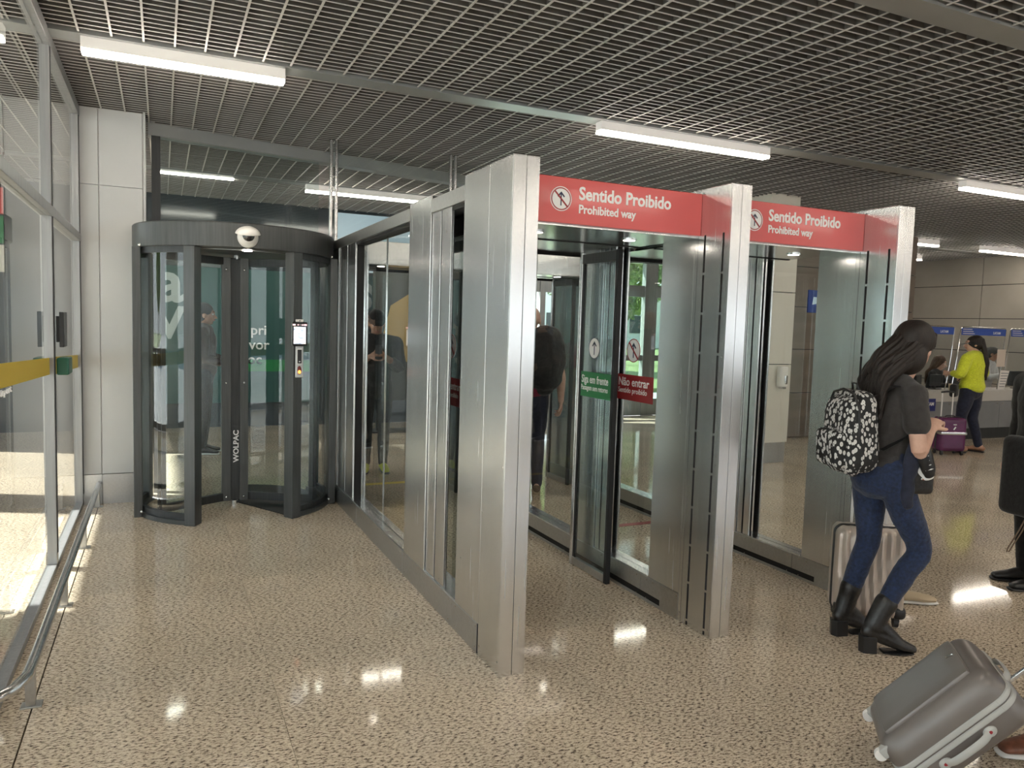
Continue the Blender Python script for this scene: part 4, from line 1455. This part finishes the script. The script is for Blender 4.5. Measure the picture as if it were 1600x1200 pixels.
for i in range(4):
    x = -.02 + i * .022
    MB().tube([(x, -.024, .018 - i * .004), (x, 0, .030 - i * .005), (x, .024, .018 - i * .004)], .003, 6).build('lace', M['whiterub'], sn)
jk = empty('jacket', hbp + Vector((-.055, -.0, .02)), R(-17), 'dark jacket draped over the walking woman\'s forearm, against her jeans', 'jacket')
MB().limb([(.02, 0, .16), (.0, 0, .06), (-.01, 0, -.06), (0, 0, -.14)], [(.040, .02), (.044, .024), (.036, .02), (.026, .014)], side=(1, 0, 0)).build('folded_cloth', M['navycloth'], jk, remesh=.007, wrinkle=.02)


# hard shell suitcases: local x = width, y = thickness, z = height
def suitcase(loc, rot, w, d, h, shell, trim, label, ribs=None, handle_up=.35, band=None, side_handle=False, r=.045, poles=M['whitepl'], wheels=M['black'], group='wheeled suitcases'):
    s = empty('suitcase', loc, 0, label, 'suitcase', group, rot=rot)
    wz = .05 if not side_handle else .030
    hz = h / 2 + wz
    o = rbox(w, d, h, r, 40 if ribs else 16, 10, 34 if ribs else 18, ribs)
    b = o.build('shell', shell, s, smooth=True)
    b.location = (0, 0, hz)
    # zip seam round the middle
    m = MB()
    pts = []
    for cx, cz, a0_ in ((1, 1, 0), (-1, 1, 90), (-1, -1, 180), (1, -1, 270)):
        for i in range(9):
            a = R(a0_ + 90 * i / 8)
            pts.append((cx * (w / 2 - r) + (r + .001) * math.cos(a), 0, hz + cz * (h / 2 - r) + (r + .001) * math.sin(a)))
    pts.append(pts[0])
    n = len(pts) - 1
    bw = .010 if side_handle else .006
    for yo in (-bw - .002, bw + .002):
        MB().tube([(p[0], yo, p[2]) for p in pts], [(bw, .005)] * (n + 1), 8, side=(0, 1, 0), cap=False).build('zip_band', trim, s, smooth=True)
    for sx in (-1, 1):
        for sy in (-1, 1):
            c = (sx * (w / 2 - .04), sy * (d / 2 - .035))
            wh = MB().lathe([(.006, -.012), (.024, -.012), (.025, 0), (.024, .012), (.006, .012)], (0, 0, 0), 16).build('wheel', wheels, s, smooth=True)
            wh.location = (c[0], c[1], .0255)
            if side_handle:
                wh.scale = (.85, .85, .85)
            wh.rotation_euler = (R(90), 0, R(90))
            MB().box(c[0] - .018, c[0] + .018, c[1] - .018, c[1] + .018, .03, .075).build('wheel_fork', M['black'] if not side_handle else trim, s, .005)
    for sx in (-1, 1):
        if handle_up:
            MB().box(sx * .075 - .007, sx * .075 + .007, d / 2 - .035, d / 2 - .022, hz + h / 2 - .05, hz + h / 2 + handle_up).build('handle_tube', poles, s, .002)
    if handle_up:
        MB().limb([(-.085, d / 2 - .028, hz + h / 2 + handle_up), (0, d / 2 - .028, hz + h / 2 + handle_up + .01), (.085, d / 2 - .028, hz + h / 2 + handle_up)], [.013] * 3, side=(0, 0, 1)).build('pull_handle', M['black'], s, smooth=True)
    MB().limb([(-.07, 0, hz + h / 2 - .002), (-.045, 0, hz + h / 2 + .02), (.045, 0, hz + h / 2 + .02), (.07, 0, hz + h / 2 - .002)], [(.014, .006)] * 4, side=(0, 1, 0), n=8).build('top_handle', trim, s, smooth=True)
    if side_handle:
        q = MB().limb([(0, 0, -.09), (-.022, 0, -.06), (-.026, 0, 0), (-.022, 0, .06), (0, 0, .09)], [(.013, .006)] * 5, side=(0, 1, 0), n=10).build('side_handle', trim, s, smooth=True)
        q.location = (w / 2 - .001, d * .2, hz)
        q.scale = (-1, 1, 1)
        for z in (-.09, .09):
            e = MB().ball((0, 0, 0), (.008, .018, .024), 14, 8).build('handle_mount', trim, s, smooth=True)
            e.location = (w / 2, d * .2, hz + z)
            MB().ball((.007, 0, 0), (.003, .006, .008), 8, 6).build('logo_dot', M['darkred'], e, smooth=True)
    if band:
        rbox(w + .012, d + .012, .05, .02, 12, 8, 2).build('luggage_strap', band, s, smooth=True).location = (0, 0, hz + .02)
    return s


champ = tone(mat('champagne_shell', (.62, .53, .46), .28, .3), (.60, .51, .44), (.66, .57, .50), (5, 5, 5))
cs = suitcase((3.545, 2.90, 0), (0, 0, R(-34)), .36, .22, .48, champ, M['black'], 'ribbed champagne carry-on suitcase behind the walking woman\'s legs',
              ribs=lambda p, n: .008 * math.sin(p.x * 2 * PI / .046 + 2.6 * math.sin(p.z * 6 + .6)) * (1 if abs(n.y) > .6 else .15), handle_up=.42)
for sx in (-1, 1):
    for z0 in (.055,):
        e = rbox(.07, .07, .07, .025, 6, 6, 6).build('corner_guard', M['black'], cs, smooth=True)
        e.location = (sx * .150, -.080, z0 + .03)
grey = tone(mat('taupe_grey_shell', (.17, .15, .14), .33, .15), (.155, .137, .128), (.185, .165, .152), (4, 4, 4))
greytrim = mat('light_grey_trim', (.42, .42, .40), .5)
# tilted big case: built upright then leaned back on its wheels
TH = R(48)
rv = Vector((math.cos(R(-42)), math.sin(R(-42)), 0))
zx_ = rv * math.cos(TH) + Vector((0, 0, 1)) * math.sin(TH)
yx_ = rv * math.sin(TH) - Vector((0, 0, 1)) * math.cos(TH)
xx_ = yx_.cross(zx_)
bigm = Matrix((xx_, yx_, zx_)).transposed()
bc = suitcase((2.385, 1.82, .060), bigm.to_euler(), .36, .225, .47, grey, greytrim, 'large taupe grey hard suitcase tilted on its wheels at the bottom right corner',
              ribs=None, handle_up=.30, side_handle=True, r=.06, poles=M['rail'], wheels=M['whitepl'])
rg = rbox(.27, .03, .36, .014, 10, 4, 12).build('raised_panel', grey, bc, smooth=True)
rg.location = (0, -.1125, .265)
MB().limb([(-.012, -.131, .405), (.006, -.133, .43)], [(.004, .002)] * 2, n=8).build('badge', M['chrome'], bc, smooth=True)
PW = suitcase((9.72, 6.80, 0), (0, 0, R(-22)), .36, .23, .46, tone(mat('purple_shell', (.10, .018, .08), .25), (.09, .015, .07), (.12, .022, .095), (4, 4, 4), rough=(.2, .3)), M['black'],
              'purple hard suitcase with a silver strap beside the woman in lime', handle_up=.33, band=M['rail'])
rbox(.05, .004, .012, .002, 2, 1, 1).build('badge', M['chrome'], PW).location = (.0, -.118, .42)
q = MB().box(-.008, .008, -.119, -.115, -.022, .022).build('sticker', M['whiteink'], PW)
q.location = (0, 0, .37)
q.rotation_euler = (0, R(35), 0)
Wl = Vector((0, 0, 0))

# beige shoe of someone hidden behind the ribbed case
bsx = empty('slip_on_shoe', (4.06, 2.98, 0), R(-28), 'beige slip-on shoe with white sole on the floor right of the ribbed suitcase', 'shoe')
MB().limb([(-.12, 0, .04), (-.04, 0, .045), (.05, 0, .035), (.11, 0, .028)], [(.032, .028), (.036, .03), (.044, .024), (.030, .016)], side=(0, 1, 0)).build('upper', M['beige'], bsx, smooth=True)
MB().limb([(-.13, 0, .010), (-.04, 0, .010), (.06, 0, .010), (.125, 0, .010)], [(.034, .010), (.038, .010), (.047, .010), (.032, .010)], side=(0, 1, 0)).build('sole', M['whiterub'], bsx, smooth=True)

# grey and black backpack hanging at the right edge, with a dangling strap
gb = empty('backpack', (4.60, 2.66, .80), R(-10), 'grey and black backpack hanging low at the right picture edge', 'backpack')
rbox(.30, .20, .44, .08, 12, 8, 14).build('main_bag', cloth('grey_canvas', (.12, .115, .12), .25, 30), gb, smooth=True)
rbox(.10, .23, .46, .045, 6, 8, 14).build('side_panel', M['blackcloth'], gb, smooth=True).location = (-.115, 0, 0)
rbox(.20, .08, .22, .035, 8, 6, 10).build('front_pocket', cloth('grey_canvas_pocket', (.10, .10, .105), .25, 30), gb, smooth=True).location = (.03, -.10, -.08)
MB().tube([(-.12, -.11, .09), (0, -.115, .095), (.1, -.11, .09)], .004, 6).build('zip', M['chrome'], gb)
MB().ball((-.02, -.145, .0), .012, 10, 8).build('pull_knob', M['black'], gb, smooth=True)
MB().tube([(-.10, -.05, -.20), (-.17, -.06, -.30), (-.24, -.06, -.40), (-.245, -.06, -.42), (-.23, -.06, -.42), (-.15, -.06, -.31), (-.09, -.05, -.22)], .004, 6).build('dangling_strap', M['suede'], gb, smooth=True)

# phone, cap, cap of the woman in lime, shoulder bag
ph = empty('phone', Vector((2.02, 7.75, 0)) + Matrix.Rotation(R(-100), 3, 'Z') @ Vector((.33, 0, 1.27)), R(-10), 'smartphone held by the person in the black cap', 'phone')
MB().box(-.036, .036, -.004, .004, -.07, .07).build('phone_body', M['black'], ph, .003)
MB().box(-.032, .032, .0041, .0048, -.064, .064).build('phone_screen', scr, ph)


# tape strips on the floor of the passages
for nm, x0, x1, y0, y1, mm, lb in (('floor_tape', 2.70, 3.70, 5.02, 5.09, 'darkred', 'red tape strip across the floor of the right passage'), ('floor_tape', 1.50, 2.53, 7.10, 7.18, 'yellow', 'yellow tape strip across the floor at the end of the left passage')):
    tp = MB().box(x0, x1, y0, y1, 0, .0012).build(nm, M[mm])
    tag(tp, lb, 'floor tape', 'tape strips on the floor')


def cap(T, loc, rz, hd, label, colour):
    c = empty('cap', loc, rz, label, 'cap')
    hr = face_rot(*hd)
    m = MB().ball(T(-.015, 0, .055), (.103, .090, .083), 22, 14, hr)
    m.build('crown', colour, c, smooth=True)
    a, b, d = T(.06, .0, .058), T(.12, 0, .052), T(.165, 0, .040)
    MB().limb([a, b, d], [(.072, .006), (.070, .005), (.045, .004)], side=hr @ Vector((0, 1, 0)), n=12).build('brim', colour, c, smooth=True)
    return c


cap(yT, (10.2, 6.85, 0), R(98), (38, 0, 0), 'black peaked cap on the woman in lime', M['blackcloth'])
cap(pT, (2.02, 7.75, 0), R(-100), (0, 22, 0), 'black cap on the person with the phone', M['blackcloth'])
sb = empty('shoulder_bag', (9.93, 6.92, .86), R(25), 'small black shoulder bag at the side of the woman in lime', 'bag')
rbox(.20, .09, .18, .035, 10, 6, 8).build('bag_body', M['blackcloth'], sb, smooth=True)
MB().tube([(.02, 0, .08), (.16, -.08, .22), (.30, -.16, .36), (.40, -.16, .46), (.42, -.02, .50)], .005, 6).build('bag_strap', M['black'], sb, smooth=True)

# dark vest over the bald man's shirt
vs = empty('jacket', (3.12, 6.35, 0), R(72), 'black jacket slung over the shoulder of the bald man in the gate', 'jacket')
MB().limb([(-.08, -.12, 1.46), (-.12, -.13, 1.28), (-.12, -.12, 1.08), (-.10, -.12, 1.0)], [(.13, .17), (.14, .19), (.11, .16), (.07, .10)], side=(1, 0, 0), n=16).build('folded_cloth', M['blackcloth'], vs, remesh=.009, wrinkle=.03)

# ================================================================== CHECK-IN COUNTER
ct = empty('check_in_counter', (11.2, 7.75, 0), R(-1.5), 'long grey check-in counter with pale top at the far right', 'counter')
W_ = 2.7
MB().box(-1.75, W_, 0, .44, .74, .775).build('worktop', M['countertop'], ct, .004)
MB().box(-1.75, W_, -.002, .012, .60, .74).build('upper_band', M['countertop'], ct, .002)
for i in range(8):
    x0 = -1.75 + i * .556
    MB().box(x0 + .003, x0 + .553, .010, .03, .17, .595).build('door', M['counter'], ct, .002)
    kb = MB().ball((x0 + (.48 if i % 2 == 0 else .05), 0, .56), .010, 10, 6).build('knob', M['chrome'], ct, smooth=True)
MB().box(-1.75, W_, .031, .12, .165, .74).build('carcass', M['counter'], ct)
MB().box(-1.78, W_, -.045, .03, .0, .012).build('floor_profile', M['rail'], ct)
MB().box(-1.75, W_, .035, .045, .012, .165).build('plinth', M['anod2'], ct)
pl = MB().box(-.83, -.47, -.004, .0095, .46, .65).build('sign_plate', M['bluedark'], ct)
text('lettering', 'LATAM', .075, M['whiteink'], ct, (-.745, -.006, .545), FRONT, .001, .0015)
MB().prism([(-.795, .545), (-.775, .60), (-.805, .60)], -.007, -.004, 'y').build('sign_mark', M['whiteink'], ct)
pn = MB().box(.40, .54, -.004, .0095, .42, .60).build('notice', M['paper'], ct)


def acrylic(x0, x1, label, marks=True):
    a = empty('acrylic_screen', (0, 0, 0), R(-1.5), label, 'screen', 'acrylic counter screens')
    a.location = Vector((11.2, 7.75, 0)) + Matrix.Rotation(R(-1.5), 3, 'Z') @ Vector((x0, .14, .775))
    w = x1 - x0
    MB().box(.02, w - .02, -.003, .003, .12, .98).build('acrylic_sheet', M['glass_acr'], a)
    MB().tube([(-.10, 0, 0), (-.02, 0, .50), (.03, 0, .96), (.06, 0, .985), (w - .03, 0, .985), (w, 0, .96), (w - .04, 0, .50), (w - .12, 0, 0)], .008, 8).build('frame_tube', M['chrome'], a, smooth=True)
    MB().box(.04, w - .02, -.006, -.004, .86, .97).build('header_panel', M['blue'], a)
    if marks:
        for k in range(3):
            MB().box(.07, .28 + .03 * k, -.008, -.006, .945 - .033 * k, .955 - .033 * k).build('header_line', M['paper'], a)
    text('lettering', 'LATAM', .055, M['whiteink'], a, (w - .32, -.007, .885), FRONT, .001, .0008)
    return a


acrylic(-.98, .02, 'acrylic counter screen with blue header, leftmost, above the seated agent', False)
acrylic(.14, 1.24, 'acrylic counter screen with blue header behind the woman in lime')
acrylic(1.32, 2.32, 'acrylic counter screen cut by the right edge')


def monitor(x, y, rz, label, w=.42, hh=.27):
    m = empty('monitor', (x, y, .775), rz, label, 'monitor', 'counter monitors')
    MB().box(-w / 2, w / 2, -.015, .015, .05, .05 + hh).build('monitor_shell', M['anod2'], m, .008)
    MB().box(-.03, .03, .0, .02, .01, .10).build('stand', M['black'], m)
    MB().box(-.09, .09, -.06, .06, 0, .012).build('foot', M['black'], m, .003)
    return m


monitor(11.02, 8.0, R(8), 'monitor seen from behind left of the seated agent', .30, .18)
monitor(11.50, 7.98, R(-10), 'monitor between the seated agent and the woman in lime', .30, .16)
monitor(12.95, 7.92, R(-8), 'monitor seen from behind near the right edge', .44, .24)
cu = empty('paper_cup', (11.10, 7.80, .775), 0, 'cream paper cup standing on the counter before the seated agent', 'cup')
MB().lathe([(.022, 0), (.033, .10), (.034, .10), (.031, .098)], n=20).build('cup_wall', mat('cream_card', (.66, .55, .38), .6), cu, smooth=True)
n1 = empty('notice_board', (12.36, 7.855, 1.28), R(-1.5), 'cream notice sheet fixed on the acrylic screen beside the agent with glasses', 'notice')
MB().box(-.10, .10, -.004, 0, -.14, .14).build('sheet', mat('cream_sheet', (.66, .56, .48), .6), n1)
n2 = empty('price_stand', (12.36, 7.80, .776), R(-6), 'white leaning sheet with dark lines standing on the counter', 'notice')
o = MB().prism([(-.10, 0), (.04, 0), (.13, .30), (-.06, .31)], -.004, 0, 'y').build('sheet', M['paper'], n2)
for k in range(6):
    MB().box(-.07 + k * .004, .04 + k * .014, -.0052, -.004, .04 + k * .043, .052 + k * .043).build('printed_line', M['counter'], n2)
for i, (x, y) in enumerate(((11.79, 8.64), (13.21, 8.68))):
    c = empty('office_chair', (x, y, 0), R(-65), ['office chair under the seated agent at left', 'office chair under the agent with glasses'][i], 'chair', 'office chairs behind the counter')
    z0 = .40 + .04 * i
    rbox(.40, .42, .05, .02, 6, 6, 2).build('seat', M['blackcloth'], c, smooth=True).location = (.02, 0, z0)
    rbox(.05, .40, .40, .02, 2, 6, 6).build('backrest', M['blackcloth'], c, smooth=True).location = (-.20, 0, z0 + .34)
    MB().tube([(0, 0, .06), (0, 0, z0)], .02, 10).build('column', M['black'], c)
    MB().tube([(-.12, 0, z0), (-.22, 0, z0 + .05), (-.215, 0, z0 + .3)], .012, 8).build('back_bracket', M['black'], c)
    for k in range(5):
        a = 2 * PI * k / 5
        MB().tube([(0, 0, .07), (.26 * math.cos(a), .26 * math.sin(a), .05)], .014, 8).ball((.26 * math.cos(a), .26 * math.sin(a), .026), .025, 10, 6).build('foot', M['black'], c)

bn = empty('wall_banner', (-1.96, 11.47, 2.05), 0, 'narrow red, green and cream banner at the far left edge behind the glass', 'banner')
MB().box(0, .16, -.02, 0, .72, 1.05).build('red_field', M['red'], bn)
MB().box(0, .16, -.02, 0, .36, .70).build('green_field', M['green'], bn)
MB().box(0, .16, -.02, 0, 0, .34).build('cream_field', M['cream'], bn)
# ------------------------------------------------------------------ small wall things
ds = empty('hand_sanitizer', (6.775, 6.95, .92), 0, 'white hand sanitiser dispenser on the cream pillar', 'dispenser')
rbox(.12, .09, .25, .025, 8, 6, 10).build('housing', M['whitepl'], ds, smooth=True).location = (0, -.045, .135)
rbox(.05, .03, .11, .01, 4, 3, 5).build('window', M['rail'], ds, smooth=True).location = (.015, -.085, .10)
MB().box(-.03, .03, -.085, -.02, -.01, .012).build('nozzle', M['rail'], ds, .003)
bs2 = empty('wall_sign', (8.86, 8.61, 1.90), 0, 'small blue sign on the brown wall seen through the right gate', 'sign')
MB().box(0, .30, -.02, 0, 0, .34).build('sign_board', M['blue'], bs2, .002)
MB().prism([(.08, .12), (.24, .15), (.20, .23), (.10, .24)], -.022, -.02, 'y').build('sign_mark', M['bluepanel'], bs2)
# large advertisement panels on the far wall
ad = empty('advertising_panel', (2.35, 11.47, 2.30), 0, 'pale blue panel with white letters on the far wall above the gate', 'advertisement')
MB().box(0, 2.2, -.03, 0, 0, .86).build('panel_face', M['bluepanel'], ad, .003)
text('lettering', 'mo', .34, M['whiteink'], ad, (.62, -.032, .18), FRONT, .001, .004)
ad2 = empty('advertising_panel', (-.35, 11.47, .35), 0, 'dark green advertising panel with white words seen through the revolving door', 'advertisement')
MB().box(0, 2.4, -.03, 0, 0, 1.9).build('panel_face', mat('dark_green_print', (.03, .09, .085), .35), ad2, .003)
MB().box(1.15, 2.4, -.033, -.03, .45, .62).build('green_stripe', M['green'], ad2)
for k, wd in enumerate(('pri', 'vor', 'oc')):
    text('lettering', wd, .20, M['whiteink'], ad2, (1.50 - .02 * k, -.032, .98 - .21 * k), FRONT, .001, .003)
text('lettering', 'a', .80, mat('pale_ink', (.45, .50, .50), .5), ad2, (.28, -.032, 1.42), FRONT, .001, .02)
text('lettering', 'V', .60, bpy.data.materials['pale_ink'], ad2, (.26, -.032, .92), FRONT, .001, .02)
ad3 = empty('advertising_panel', (2.7, 10.6, .45), R(-4), 'tall poster of soft yellow and green shapes standing in for a reflection in the leftmost gate glass', 'advertisement')  # added behind the gate glass in place of a reflected poster
MB().box(0, 1.5, -.04, 0, 0, 2.2).build('panel_face', mat('dark_print', (.05, .055, .05), .3), ad3, .003)
MB().prism([(.1, .75), (.5, .55), (.9, 1.15), (.55, 1.55), (.25, 1.35)], -.043, -.04, 'y').build('printed_shape', mat('ochre_print', (.42, .30, .12), .5), ad3)
MB().prism([(.5, .2), (1.5, .2), (1.5, .95), (1.1, 1.0), (.8, .8)], -.043, -.04, 'y').build('printed_shape', mat('sage_print', (.16, .26, .2), .5), ad3)
MB().prism([(.9, 1.2), (1.1, 1.05), (1.3, 1.2), (1.32, 1.5), (1.1, 1.66), (.92, 1.5)], -.044, -.04, 'y').build('printed_shape', mat('tan_print', (.42, .28, .2), .5), ad3)
for a in (ad3,):
    for x in (.1, 1.4):
        MB().box(x - .03, x + .03, -.06, .02, -.45, 0).build('leg', M['anod2'], a)
    MB().box(-.05, 1.55, -.2, .16, -.45, -.43).build('foot_plate', M['anod2'], a)
